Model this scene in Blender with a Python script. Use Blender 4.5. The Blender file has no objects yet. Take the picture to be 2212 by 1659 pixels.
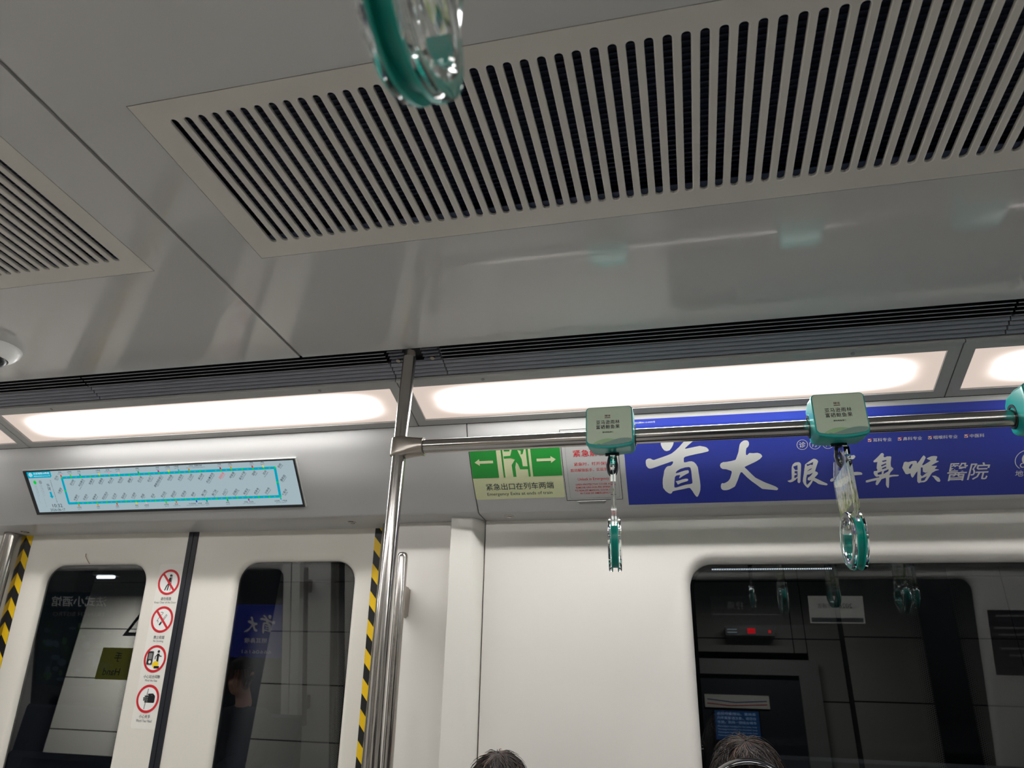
import bpy, bmesh, math, random
from mathutils import Vector, Matrix
from mathutils.geometry import tessellate_polygon
SC = bpy.context.scene
COL = SC.collection
random.seed(7)
H = 1.32                      # camera height above the car floor; vertices are written relative to the camera

# ------------------------------------------------------------------ camera, world, exposure
cam_data = bpy.data.cameras.new('camera')
cam = bpy.data.objects.new('camera', cam_data); COL.objects.link(cam)
YAW, PITCH, ROLL, FPX = -0.252149789, 0.464810656, 0.0478159349, 1531.367
cf = Vector((math.sin(YAW)*math.cos(PITCH), math.cos(YAW)*math.cos(PITCH), math.sin(PITCH)))
r0 = Vector((math.cos(YAW), -math.sin(YAW), 0)); u0 = r0.cross(cf)
cr = math.cos(ROLL)*r0+math.sin(ROLL)*u0
cu = -math.sin(ROLL)*r0+math.cos(ROLL)*u0
cam.matrix_world = Matrix(((cr.x, cu.x, -cf.x, 0), (cr.y, cu.y, -cf.y, 0), (cr.z, cu.z, -cf.z, H), (0, 0, 0, 1)))
cam_data.sensor_fit = 'HORIZONTAL'; cam_data.sensor_width = 36.0
cam_data.lens = FPX*36.0/2212.0
cam_data.clip_start = 0.02
cam_data.dof.use_dof = True; cam_data.dof.focus_distance = 1.8; cam_data.dof.aperture_fstop = 6.0
SC.camera = cam
wd = bpy.data.worlds.new('world'); SC.world = wd; wd.use_nodes = True
wd.node_tree.nodes['Background'].inputs[0].default_value = (0.012, 0.014, 0.017, 1)
wd.node_tree.nodes['Background'].inputs[1].default_value = 1.0
vs = SC.view_settings
vs.view_transform = 'Standard'; vs.look = 'None'; vs.gamma = 1.0; vs.use_curve_mapping = False
vs.exposure = 0.0
LAMP_EDGE, LAMP_CORE = 0.70, 37.5     # radiance of the light panels at their rim and core
STATION = (66.0, 3.0, 9.0)           # watts of the three station lamps outside the windows

# ------------------------------------------------------------------ materials
def lin(c):
    return tuple((v/255/12.92 if v/255 <= .04045 else ((v/255+.055)/1.055)**2.4) for v in c)
MATS = {}
def mat(name, col, rough=.5, metal=0.0, spec=.5, **kw):
    m = bpy.data.materials.new(name); m.use_nodes = True
    b = m.node_tree.nodes['Principled BSDF']
    b.inputs['Base Color'].default_value = (*lin(col), 1)
    b.inputs['Roughness'].default_value = rough
    b.inputs['Metallic'].default_value = metal
    b.inputs['Specular IOR Level'].default_value = spec
    if 'trans' in kw:
        b.inputs['Transmission Weight'].default_value = kw['trans']; b.inputs['IOR'].default_value = kw.get('ior', 1.47)
    if 'coat' in kw:
        b.inputs['Coat Weight'].default_value = kw['coat']; b.inputs['Coat Roughness'].default_value = kw.get('coat_rough', .1)
    if 'emit' in kw:
        b.inputs['Emission Color'].default_value = (*lin(kw.get('ecol', col)), 1)
        b.inputs['Emission Strength'].default_value = kw['emit']
    nt = m.node_tree
    if kw.get('noise'):                    # faint uneven tone of a used painted surface
        amp, sc = kw['noise']
        tc = nt.nodes.new('ShaderNodeTexCoord'); n = nt.nodes.new('ShaderNodeTexNoise')
        n.inputs['Scale'].default_value = sc; n.inputs['Detail'].default_value = 4
        mr = nt.nodes.new('ShaderNodeMapRange'); mr.inputs[3].default_value = 1-amp; mr.inputs[4].default_value = 1+amp
        mx = nt.nodes.new('ShaderNodeVectorMath'); mx.operation = 'SCALE'; mx.inputs[0].default_value = lin(col)
        nt.links.new(tc.outputs['Object'], n.inputs['Vector']); nt.links.new(n.outputs['Fac'], mr.inputs[0])
        nt.links.new(mr.outputs[0], mx.inputs['Scale']); nt.links.new(mx.outputs[0], b.inputs['Base Color'])
    if kw.get('brush'):                    # brushed metal: roughness and bump streaked along one axis
        tc = nt.nodes.new('ShaderNodeTexCoord'); mp = nt.nodes.new('ShaderNodeMapping'); n = nt.nodes.new('ShaderNodeTexNoise')
        mp.inputs['Scale'].default_value = kw['brush']; n.inputs['Scale'].default_value = 1; n.inputs['Detail'].default_value = 3
        mr = nt.nodes.new('ShaderNodeMapRange'); mr.inputs[3].default_value = rough*.6; mr.inputs[4].default_value = rough*1.5
        bp = nt.nodes.new('ShaderNodeBump'); bp.inputs['Strength'].default_value = .12; bp.inputs['Distance'].default_value = .002
        nt.links.new(tc.outputs['Object'], mp.inputs[0]); nt.links.new(mp.outputs[0], n.inputs['Vector'])
        nt.links.new(n.outputs['Fac'], mr.inputs[0]); nt.links.new(mr.outputs[0], b.inputs['Roughness'])
        nt.links.new(n.outputs['Fac'], bp.inputs['Height']); nt.links.new(bp.outputs[0], b.inputs['Normal'])
    MATS[name] = m
    return m
W_WALL = mat('painted_wall', (222, 219, 213), .32, noise=(.03, 3))
W_PILL = mat('painted_pillar', (224, 222, 215), .32)
W_DOOR = mat('painted_door', (222, 218, 208), .3, noise=(.025, 2))
W_COVE = mat('cove_panel', (178, 178, 177), .28, noise=(.015, 3))
W_CEIL = mat('ceiling_panel', (186, 185, 183), .08, spec=.5, noise=(.02, 2))
W_VENT = mat('vent_faceplate', (196, 192, 184), .42, noise=(.02, 8))
GROOVE = mat('seam_groove', (140, 140, 138), .6)
SEAM = mat('dark_joint', (18, 18, 20), .7)
DUCT = mat('duct_dark', (28, 38, 60), .6)
COIL = mat('coil_fins', (44, 54, 78), .4, spec=.4)
SLAT = mat('diffuser_slat', (124, 126, 136), .4)
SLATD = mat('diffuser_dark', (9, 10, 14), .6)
LFRAME = mat('lamp_frame', (164, 164, 162), .35)
STEEL = mat('brushed_steel_pole', (176, 172, 168), .17, 1.0, brush=(260, 260, 1.5))
STEELX = mat('brushed_steel_rail', (176, 172, 168), .17, 1.0, brush=(1.5, 260, 260))
STEELM = mat('satin_steel', (165, 158, 150), .3, 1.0)
JAMB = mat('polished_steel', (160, 156, 150), .13, 1.0)
CHROME = mat('chrome', (200, 198, 195), .12, 1.0)
RUBBER = mat('black_rubber', (22, 26, 34), .45)
BLACK = mat('black_plastic', (14, 16, 20), .35)
TEAL = mat('teal_plastic', (0, 146, 138), .3)
TEALD = mat('teal_plastic_deep', (0, 152, 138), .4)
CARD = mat('pale_green_card', (178, 192, 170), .3)
INKB = mat('ink_dark', (34, 30, 40), .6)
INKM = mat('ink_maroon', (96, 44, 44), .6)
HILLA = mat('hill_green', (140, 176, 130), .3)
HILLB = mat('hill_grey', (112, 140, 132), .3)
BLUE = mat('ad_blue', (44, 58, 152), .28)
ADW = mat('ad_silver_white', (216, 216, 214), .4)
RED = mat('red_ink', (200, 24, 36), .45)
CREAM = mat('luminescent_cream', (206, 210, 168), .4)
GREEN = mat('exit_green', (30, 140, 52), .4)
NAVY = mat('ink_navy', (20, 34, 50), .5)
PAPER = mat('white_sticker', (228, 226, 218), .3)
WHITE = mat('plain_white', (235, 235, 232), .35)
GREY = mat('mid_grey', (130, 130, 128), .4)
YEL = mat('hazard_yellow', (238, 196, 10), .35)
BLK = mat('hazard_black', (16, 18, 20), .4)
SIGNY = mat('sign_yellow', (240, 205, 20), .4)
ACRY = mat('clear_acrylic', (248, 252, 252), .02, trans=1.0, ior=1.46)
SEATC = mat('seat_plastic', (46, 54, 64), .4)
FLOORM = mat('floor_vinyl', (168, 168, 166), .45, noise=(.08, 12))
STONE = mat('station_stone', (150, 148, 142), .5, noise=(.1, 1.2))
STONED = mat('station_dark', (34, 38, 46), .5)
HAIR = mat('black_hair', (30, 22, 19), .45)
HAIR2 = mat('brown_strand', (88, 60, 42), .45)
SKIN = mat('skin', (205, 160, 135), .5)
CLOTHA = mat('dark_cloth', (38, 42, 52), .85)
CLOTHB = mat('grey_cloth', (84, 88, 94), .85)
POSTG = mat('poster_green', (14, 34, 42), .4)
POSTB = mat('poster_blue_grey', (70, 92, 110), .4)
POSTD = mat('poster_dark', (40, 40, 50), .4)
LEAF = mat('leaf_green', (60, 110, 60), .5)
LEAFD = mat('leaf_dark', (24, 60, 36), .5)
THREAD = mat('brown_thread', (110, 62, 34), .7)

def emission(name, col, s):
    m = bpy.data.materials.new(name); m.use_nodes = True; nt = m.node_tree; nt.nodes.clear()
    e = nt.nodes.new('ShaderNodeEmission'); o = nt.nodes.new('ShaderNodeOutputMaterial')
    e.inputs[0].default_value = (*lin(col), 1); e.inputs[1].default_value = s
    nt.links.new(e.outputs[0], o.inputs[0]); return m
SCR_BG = emission('screen_background', (163, 182, 189), .97)
SCR_CY = emission('screen_cyan', (0, 168, 196), .9)
SCR_GR = emission('screen_green', (20, 205, 70), .9)
SCR_PALE = emission('screen_pale_green', (60, 190, 150), .9)
SCR_W = emission('screen_white', (235, 245, 250), .9)
SCR_RED = emission('screen_red', (225, 60, 70), .9)
SCR_INK = emission('screen_ink', (30, 44, 54), .8)
SCR_GREY = emission('screen_grey', (140, 152, 158), .9)
LINEC = {k: emission('line_'+k, c, .9) for k, c in dict(red=(214, 60, 60), green=(90, 190, 60), teal=(0, 150, 150), yellow=(225, 205, 40), pink=(222, 150, 190), pale=(212, 186, 196), emerald=(0, 155, 100), purple=(160, 60, 150), sky=(60, 170, 190), rose=(205, 20, 90), amber=(205, 150, 20), sand=(235, 205, 120), orange=(225, 100, 40), blue=(40, 80, 180), ochre=(190, 130, 50)).items()}
LED = emission('red_led', (255, 30, 40), .9)
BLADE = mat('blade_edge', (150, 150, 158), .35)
TUBE = emission('station_tube', (235, 245, 255), 6.0)

def lamp_material():
    """Diffuser over a row of tubes: brightest along the middle, dimmer at the rim and the ends."""
    m = bpy.data.materials.new('lamp_diffuser'); m.use_nodes = True; nt = m.node_tree; nt.nodes.clear()
    N = nt.nodes.new; L = nt.links.new
    def math_(op, a, b=None, c=None):
        n = N('ShaderNodeMath'); n.operation = op
        for i, v in enumerate((a, b, c)):
            if v is None: continue
            if isinstance(v, (int, float)): n.inputs[i].default_value = v
            else: L(v, n.inputs[i])
        return n.outputs[0]
    tc = N('ShaderNodeTexCoord'); sp = N('ShaderNodeSeparateXYZ'); L(tc.outputs['Generated'], sp.inputs[0])
    du = math_('MULTIPLY', math_('MINIMUM', sp.outputs[0], math_('SUBTRACT', 1.0, sp.outputs[0])), 1.50)      # metres from an end
    dv = math_('ABSOLUTE', math_('SUBTRACT', math_('MULTIPLY', sp.outputs[1], 2.0), 1.0))                       # 0 middle, 1 rim
    def sstep(x, a, b):
        r = N('ShaderNodeMapRange'); r.interpolation_type = 'SMOOTHSTEP'
        r.inputs[1].default_value = a; r.inputs[2].default_value = b; L(x, r.inputs[0]); return r.outputs[0]
    core = math_('MULTIPLY', sstep(du, .0, .26), math_('SUBTRACT', 1.0, sstep(dv, .15, 1.05)))
    core = math_('POWER', core, 2.2)
    st = math_('MULTIPLY_ADD', core, LAMP_CORE, LAMP_EDGE)
    mixc = N('ShaderNodeMix'); mixc.data_type = 'RGBA'
    mixc.inputs[6].default_value = (1, .83, .73, 1); mixc.inputs[7].default_value = (1, .975, .955, 1)
    L(sstep(core, 0, .03), mixc.inputs[0])
    e = N('ShaderNodeEmission'); o = N('ShaderNodeOutputMaterial')
    L(mixc.outputs[2], e.inputs[0]); L(st, e.inputs[1]); L(e.outputs[0], o.inputs[0])
    return m
LAMPM = lamp_material()

def glass_material(name, tint, ior, dots=None):
    """Tinted pane: see-through by its tint, mirror by Fresnel; the printed dot border sits on the pane."""
    m = bpy.data.materials.new(name); m.use_nodes = True; nt = m.node_tree; nt.nodes.clear()
    N = nt.nodes.new; L = nt.links.new
    t = N('ShaderNodeBsdfTransparent'); t.inputs[0].default_value = (*tint, 1)
    g = N('ShaderNodeBsdfGlossy'); g.inputs['Roughness'].default_value = .0; g.inputs[0].default_value = (.92, .96, 1, 1)
    fr = N('ShaderNodeFresnel'); fr.inputs[0].default_value = ior
    mx = N('ShaderNodeMixShader'); o = N('ShaderNodeOutputMaterial')
    L(fr.outputs[0], mx.inputs[0]); L(t.outputs[0], mx.inputs[1]); L(g.outputs[0], mx.inputs[2]); L(mx.outputs[0], o.inputs[0])
    return m
GLASS = glass_material('tinted_glass', (.40, .43, .45), 1.85)
GLASSB = glass_material('tinted_glass_saloon', (.30, .32, .33), 1.85)
GLASS_IN = bpy.data.materials.new('glass_core'); GLASS_IN.use_nodes = True
_n = GLASS_IN.node_tree; _n.nodes.clear(); _t = _n.nodes.new('ShaderNodeBsdfTransparent'); _o = _n.nodes.new('ShaderNodeOutputMaterial'); _n.links.new(_t.outputs[0], _o.inputs[0])

# ------------------------------------------------------------------ building helpers
def tag(o, label=None, cat=None, group=None, kind=None):
    if label: o['label'] = label
    if cat: o['category'] = cat
    if group: o['group'] = group
    if kind: o['kind'] = kind
    return o
ORIG = {}
def thing(name, label, cat, origin, group=None):
    o = bpy.data.objects.new(name, None); COL.objects.link(o)
    o.empty_display_size = .05
    o.location = (origin[0], origin[1], origin[2]+H); ORIG[o.name] = Vector(origin)
    return tag(o, label, cat, group)
def root_origin(p):
    q = Vector((0, 0, 0))
    while p is not None:
        q += ORIG.get(p.name, Vector((0, 0, 0))); p = p.parent
    return q
def obj(name, bm, mats, parent=None, smooth=False, origin=None, recalc=True):
    """Link a bmesh (vertices in camera-relative metres) as one mesh object."""
    if recalc: bmesh.ops.recalc_face_normals(bm, faces=bm.faces[:])
    if origin is None: origin = root_origin(parent) if parent else Vector((0, 0, 0))
    else: origin = Vector(origin)
    for v in bm.verts: v.co -= origin
    me = bpy.data.meshes.new(name); bm.to_mesh(me); bm.free()
    for m in (mats if isinstance(mats, (list, tuple)) else [mats]): me.materials.append(m)
    if smooth:
        for p in me.polygons: p.use_smooth = True
        if smooth != True: me.set_sharp_from_angle(angle=math.radians(smooth))
    o = bpy.data.objects.new(name, me); COL.objects.link(o)
    if parent: o.parent = parent
    else: o.location = (origin.x, origin.y, origin.z+H); ORIG[o.name] = origin.copy()
    return o
def struct(name, bm, mats, **k):
    return tag(obj(name, bm, mats, **k), kind='structure')
BM = bmesh.new
def box(bm, x0, x1, y0, y1, z0, z1, mi=0):
    vs_ = [bm.verts.new(p) for p in ((x0,y0,z0),(x1,y0,z0),(x1,y1,z0),(x0,y1,z0),(x0,y0,z1),(x1,y0,z1),(x1,y1,z1),(x0,y1,z1))]
    fs = []
    for f in ((0,3,2,1),(4,5,6,7),(0,1,5,4),(1,2,6,5),(2,3,7,6),(3,0,4,7)):
        fs.append(bm.faces.new([vs_[i] for i in f])); fs[-1].material_index = mi
    return fs
def prism_x(bm, prof, x0, x1, mi=0, cap=True):
    """Extrude a closed (Y,Z) outline along X."""
    a = [bm.verts.new((x0, y, z)) for y, z in prof]; b = [bm.verts.new((x1, y, z)) for y, z in prof]
    n = len(prof)
    for i in range(n):
        f = bm.faces.new((a[i], a[(i+1) % n], b[(i+1) % n], b[i])); f.material_index = mi
    if cap:
        for L in (a, b):
            f = bm.faces.new(L); f.material_index = mi
def loft(bm, loops, closed=True, caps=(False, False), mi=0):
    rings = [[bm.verts.new(p) for p in L] for L in loops]
    n = len(rings[0])
    for A, B in zip(rings, rings[1:]):
        for i in range(n if closed else n-1):
            f = bm.faces.new((A[i], A[(i+1) % n], B[(i+1) % n], B[i])); f.material_index = mi
    if caps[0]: bm.faces.new(rings[0]).material_index = mi
    if caps[1]: bm.faces.new(rings[-1]).material_index = mi
    return rings
def tube(bm, pts, r, n=20, caps=True, mi=0, radii=None):
    pts = [Vector(p) for p in pts]; loops = []
    up = None
    for i, p in enumerate(pts):
        d = (pts[min(i+1, len(pts)-1)]-pts[max(i-1, 0)]).normalized()
        if up is None:
            up = Vector((0, 0, 1)) if abs(d.z) < .9 else Vector((0, 1, 0))
        s = d.cross(up).normalized(); up = s.cross(d).normalized()
        rr = radii[i] if radii else r
        loops.append([p+rr*(math.cos(2*math.pi*k/n)*s+math.sin(2*math.pi*k/n)*up) for k in range(n)])
    loft(bm, loops, True, (caps, caps), mi)
def disc(bm, c, nrm, r, h, n=24, mi=0, r2=None):
    c = Vector(c); nrm = Vector(nrm).normalized()
    tube(bm, [c, c+nrm*h], r, n, True, mi, radii=[r, r if r2 is None else r2])
def rrect(x0, x1, z0, z1, r, n=8):
    pts = []
    for cx, cz, a0 in ((x1-r, z1-r, 0), (x0+r, z1-r, 90), (x0+r, z0+r, 180), (x1-r, z0+r, 270)):
        for k in range(n+1):
            a = math.radians(a0+90*k/n); pts.append((cx+r*math.cos(a), cz+r*math.sin(a)))
    return pts
def poly_holes(loops):
    """Triangulate an outline with holes; returns points and triangles."""
    tri = tessellate_polygon([[Vector((x, y, 0)) for x, y in L] for L in loops])
    return [p for L in loops for p in L], tri
# flat artwork (lettering, print, stickers) laid on a real surface
_txt = {}
def text_geo(s, bold=0.0, spacing=1.0, line=1.0, align='CENTER'):
    key = (s, bold, spacing, line, align)
    if key not in _txt:
        c = bpy.data.curves.new('lettering', 'FONT'); c.body = s; c.size = 1; c.offset = bold
        c.space_character = spacing; c.space_line = line; c.align_x = align; c.resolution_u = 2
        o = bpy.data.objects.new('lettering', c); COL.objects.link(o)
        dg = bpy.context.evaluated_depsgraph_get()
        me = bpy.data.meshes.new_from_object(o.evaluated_get(dg))
        vs_ = [(v.co.x, v.co.y) for v in me.vertices]; fs = [tuple(p.vertices) for p in me.polygons]
        bpy.data.objects.remove(o); bpy.data.curves.remove(c); bpy.data.meshes.remove(me)
        xs = [v[0] for v in vs_]; ys = [v[1] for v in vs_]
        _txt[key] = (vs_, fs, min(xs), max(xs), min(ys), max(ys))
    return _txt[key]
class Art:
    """Shapes in (u, v) put on a surface by a mapping function; one mesh per call of build."""
    def __init__(self, fmap, cuts=()):
        self.f = fmap; self.cuts = cuts; self.items = []
    def poly(self, loops, m, h=.0006):
        pts, tri = poly_holes(loops); self.items.append((pts, tri, m, h)); return self
    def rect(self, u0, u1, v0, v1, m, h=.0006):
        self.items.append(([(u0,v0),(u1,v0),(u1,v1),(u0,v1)], [(0,1,2,3)], m, h)); return self
    def disc(self, u, v, r, m, h=.0006, ry=None, n=28):
        ry = ry or r
        self.items.append(([(u+r*math.cos(2*math.pi*k/n), v+ry*math.sin(2*math.pi*k/n)) for k in range(n)], [tuple(range(n))], m, h)); return self
    def ring(self, u, v, r0, r1, m, h=.0006, n=40, a0=0, a1=360, ey=1.0):
        pts = []; fs = []
        N = n if a1-a0 < 360 else n
        for k in range(N+1):
            a = math.radians(a0+(a1-a0)*k/N)
            pts += [(u+r0*math.cos(a), v+ey*r0*math.sin(a)), (u+r1*math.cos(a), v+ey*r1*math.sin(a))]
        for k in range(N): fs.append((2*k, 2*k+1, 2*k+3, 2*k+2))
        self.items.append((pts, fs, m, h)); return self
    def line(self, pts, wd, m, h=.0006):
        for (a, b), (c, d) in zip(pts, pts[1:]):
            L = math.hypot(c-a, d-b) or 1; nx, ny = -(d-b)/L*wd/2, (c-a)/L*wd/2; ex, ey = (c-a)/L*wd/4, (d-b)/L*wd/4
            self.items.append(([(a-ex+nx,b-ey+ny),(c+ex+nx,d+ey+ny),(c+ex-nx,d+ey-ny),(a-ex-nx,b-ey-ny)], [(0,1,2,3)], m, h))
        return self
    def text(self, s, u, v, hgt, m, h=.0008, width=None, bold=0.0, rot=0.0, align='C', spacing=1.0, line=1.0, shear=0.0):
        vs_, fs, x0, x1, y0, y1 = text_geo(s, min(bold, .0055), spacing, line)
        k = hgt/(y1-y0); kx = width/(x1-x0) if width else k
        ca, sa = math.cos(math.radians(rot)), math.sin(math.radians(rot)); pts = []
        ax = {'C': (x0+x1)/2, 'L': x0, 'R': x1}[align]
        for x, y in vs_:
            a, b = (x-ax)*kx, (y-(y0+y1)/2)*k
            a += shear*b
            pts.append((u+a*ca-b*sa, v+a*sa+b*ca))
        self.items.append((pts, fs, m, h)); return self
    def build(self, name, parent=None, label=None, origin=None):
        mats = []
        bm = BM()
        for pts, fs, m, h in self.items:
            if m not in mats: mats.append(m)
            mi = mats.index(m); b2 = BM()
            vv = [b2.verts.new((x, y, 0)) for x, y in pts]
            for f in fs:
                try: b2.faces.new([vv[i] for i in f])
                except ValueError: pass
            for c in self.cuts:
                if any(p[1] < c for p in pts) and any(p[1] > c for p in pts):
                    bmesh.ops.bisect_plane(b2, geom=b2.verts[:]+b2.edges[:]+b2.faces[:], plane_co=(0, c, 0), plane_no=(0, 1, 0))
            mp = {v: bm.verts.new(self.f(v.co.x, v.co.y, h)) for v in b2.verts}
            for f in b2.faces:
                try:
                    g = bm.faces.new([mp[v] for v in f.verts]); g.material_index = mi
                except ValueError: pass
            b2.free()
        o = obj(name, bm, mats, parent, recalc=False, origin=origin)
        if label: o['label'] = label
        return o
    def __len__(self): return len(self.items)

# ------------------------------------------------------------------ the section of the car
YC = 0.965                    # centre line of the car; the near side mirrors the far side about it
FLOOR = -H
def mir(y, side): return y if side > 0 else 2*YC-y
_P = [(2.006, .905), (2.023, .864), (2.053, .825), (2.111, .757), (2.201, .672)]
_S = [0.0]
for (a, b), (c, d) in zip(_P, _P[1:]): _S.append(_S[-1]+math.hypot(c-a, d-b))
S_END = _S[-1]
def _tan(i):
    a = _P[max(i-1, 0)]; b = _P[min(i+1, 4)]; ds = _S[min(i+1, 4)]-_S[max(i-1, 0)]
    return ((b[0]-a[0])/ds, (b[1]-a[1])/ds)
def cove_pt(s):
    i = 0
    while i < 3 and s > _S[i+1]: i += 1
    L = _S[i+1]-_S[i]; t = (s-_S[i])/L
    if t < 0 or t > 1:
        q = _P[i]; r = _P[i+1]; return (q[0]+t*(r[0]-q[0]), q[1]+t*(r[1]-q[1]))
    h00 = 2*t**3-3*t*t+1; h10 = t**3-2*t*t+t; h01 = -2*t**3+3*t*t; h11 = t**3-t*t
    T0, T1 = _tan(i), _tan(i+1)
    return tuple(h00*_P[i][k]+h10*L*T0[k]+h01*_P[i+1][k]+h11*L*T1[k] for k in (0, 1))
def cove_n(s):
    a = cove_pt(max(s-.003, 0)); b = cove_pt(min(s+.003, S_END)); d = (b[0]-a[0], b[1]-a[1]); L = math.hypot(*d)
    return (d[1]/L, -d[0]/L)                      # towards the room
CUTS = [-.012*k for k in range(1, 27)]
def cove_map(u, v, h):                            # v = -s
    y, z = cove_pt(-v); n = cove_n(-v); return (u, y+n[0]*h, z+n[1]*h)
def cove_map_near(u, v, h):
    x, y, z = cove_map(u, v, h); return (-u, 2*YC-y, z)   # reads left to right for a viewer facing the near side
Z0 = .668
def wall_y(z): return 2.302+.092*(Z0-z)
def door_y(z): return 2.360+.110*(Z0-z)
def wall_map(u, v, h): return (u, wall_y(v)-h, v)
def door_map(u, v, h): return (u, door_y(v)-h, v)

# ------------------------------------------------------------------ large structure
XL, XR = -5.6, 3.4
bm = BM(); box(bm, XL, XR, -.45, 2.45, FLOOR-.05, FLOOR); struct('floor', bm, FLOORM)
# ceiling: panels 2.6 m long parted by a shallow joint; each has an opening for its vent
CZ = 1.0; CY0, CY1 = .265, 1.665
SEAM0, PITCHX = -1.087, 2.6
VY0, VY1 = .733, 1.193
def vent_span(k): return SEAM0+.150+k*PITCHX, SEAM0+PITCHX-.150+k*PITCHX
bm = BM()
for k in (-2, -1, 0, 1):
    x0, x1 = SEAM0+k*PITCHX+.005, SEAM0+(k+1)*PITCHX-.005
    a, b = vent_span(k); g = .0015
    outer = [(x0, CY0), (x1, CY0), (x1, CY1), (x0, CY1)]; hole = [(a-g, VY0-g), (b+g, VY0-g), (b+g, VY1+g), (a-g, VY1+g)]
    lo = [[bm.verts.new((x, y, z)) for x, y in L] for z in (CZ, CZ+.03) for L in (outer, hole)]
    for (A, B) in ((lo[0], lo[1]), (lo[2], lo[3])):
        for i in range(4): bm.faces.new((A[i], A[(i+1) % 4], B[(i+1) % 4], B[i]))
    for (A, B) in ((lo[0], lo[2]), (lo[1], lo[3])):
        for i in range(4): bm.faces.new((A[i], A[(i+1) % 4], B[(i+1) % 4], B[i]))
for k in (-1, 0, 1):
    xs = SEAM0+k*PITCHX; box(bm, xs-.0052, xs+.0052, CY0, CY1, CZ+.006, CZ+.03, 1)
struct('ceiling', bm, [W_CEIL, GROOVE])

def side_prof(pts, side): return [(mir(y, side), z) for y, z in pts]
# unseen dark shell added behind lamps and coves to block light; joints read dark
for n_, side in ((1, 1), (2, -1)):
    bm = BM()
    prism_x(bm, side_prof([(1.60, 1.20), (1.60, 1.16), (1.70, 1.06), (1.80, 1.02), (2.04, .965), (2.25, .80), (2.42, .76), (2.42, .70), (2.50, .70), (2.50, 1.20)], side), XL, XR)
    struct('trim_%d' % n_, bm, SEAM)
bm = BM(); box(bm, XL, XR, .33, 1.60, 1.16, 1.20); struct('trim_3', bm, SEAM)  # unseen top of the same light-blocking shell, added above the vents

# coves: the door header section and the advert section meet in a dark joint
def cove_solid(bm, x0, x1, side, under):
    prof = [cove_pt(S_END*k/26) for k in range(25)]
    prof += [(2.1990, .6737), (2.2035, .6695), (2.210, .6680), (under, .6680), (under, .690), (2.23, .705), (2.13, .79), (2.06, .87), (2.04, .905)]
    prism_x(bm, side_prof(prof, side), x0, x1)
# far side
JX = -.6615
for n_, (x0, x1, side, under) in zip((4, 5, 6, 7, 8, 9), ((-3.040, JX-.002, 1, 2.40), (JX+.002, XR, 1, 2.33), (XL, -3.044, 1, 2.33), (-3.040, JX-.002, -1, 2.40), (JX+.002, XR, -1, 2.33), (XL, -3.044, -1, 2.33))):
    bm = BM(); cove_solid(bm, x0, x1, side, under); struct('trim_%d' % n_, bm, W_COVE, smooth=35)

# ------------------------------------------------------------------ side walls
def surf(yf, side, u, v, d):                       # point at depth d behind a leaning wall surface
    return (u, mir(yf(v)+d, side), v)
WINLOOPS = [(.032, .0), (.022, .0025), (.013, .008), (.006, .017), (.001, .030), (.0, .045), (.0, .060)]
DOORLOOPS = [(.020, .0), (.012, .002), (.006, .006), (.002, .012), (.0, .020), (.0, .032)]
def panel_with_window(bm, yf, side, x0, x1, z0, z1, wins, loops, depth, r):
    """Wall or door leaf as a solid sheet with rounded window openings whose edges roll inward."""
    front = [(x0, z0), (x1, z0), (x1, z1), (x0, z1)]
    holes_f = [rrect(a-loops[0][0], b+loops[0][0], c-loops[0][0], d+loops[0][0], r+loops[0][0]) for a, b, c, d in wins]
    holes_b = [rrect(a, b, c, d, r) for a, b, c, d in wins]
    for hs, dep in ((holes_f, 0), (holes_b, depth)):
        pts, tri = poly_holes([front]+hs)
        vv = [bm.verts.new(surf(yf, side, u, v, dep)) for u, v in pts]
        for t in tri:
            try: bm.faces.new([vv[i] for i in t])
            except ValueError: pass
    loft(bm, [[surf(yf, side, u, v, 0) for u, v in front], [surf(yf, side, u, v, depth) for u, v in front]])
    for a, b, c, d in wins:
        loft(bm, [[surf(yf, side, u, v, dep) for u, v in rrect(a-o, b+o, c-o, d+o, r+o)] for o, dep in loops])
    bmesh.ops.remove_doubles(bm, verts=bm.verts[:], dist=1e-5)
def pane(name, yf, side, win, dep, r, parent, m, structure=False):
    a, b, c, d = win; bm = BM()
    L = rrect(a+.0005, b-.0005, c+.0005, d-.0005, r)
    rings = loft(bm, [[surf(yf, side, u, v, dep) for u, v in L], [surf(yf, side, u, v, dep+.006) for u, v in L]], True, (True, True), 1)
    bm.faces.ensure_lookup_table()
    for f in bm.faces:
        if set(f.verts) == set(rings[0]): f.material_index = 0
    o = obj(name, bm, [m, GLASS_IN], parent)
    return o
def frit(yf, side, win, dep, r, parent, bw, dots=(), bars=()):
    """Black printed border on the pane with rows of dots fading inward."""
    a, b, c, d = win
    art = Art(lambda u, v, h: surf(yf, side, u, v, dep+.0068+h))
    o = rrect(a+.0008, b-.0008, c+.0008, d-.0008, r); i = rrect(a+bw, b-bw, c+bw, d-bw, max(r-bw, .01))
    art.poly([o, i], BLK, .0006)
    for u0, u1 in bars: art.rect(u0, u1, c+bw, d-bw, BLK, .0006)
    for kind, p0, p1, q, n, sgn in dots:              # run p0..p1 along the border, from q inward (sgn), n rows
        step = .0052; k = 0; p = p0
        while p < p1:
            for j in range(n):
                rad = .0021*(1-.75*j/n); off = q+sgn*(.002+j*step); pp = p+(.5*step if j % 2 else 0)
                if kind == 'v': art.disc(off, pp, rad, BLK, .0006, n=6)
                else: art.disc(pp, off, rad, BLK, .0006, n=6)
            p += step
    return art.build('glass_border', parent)

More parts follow.
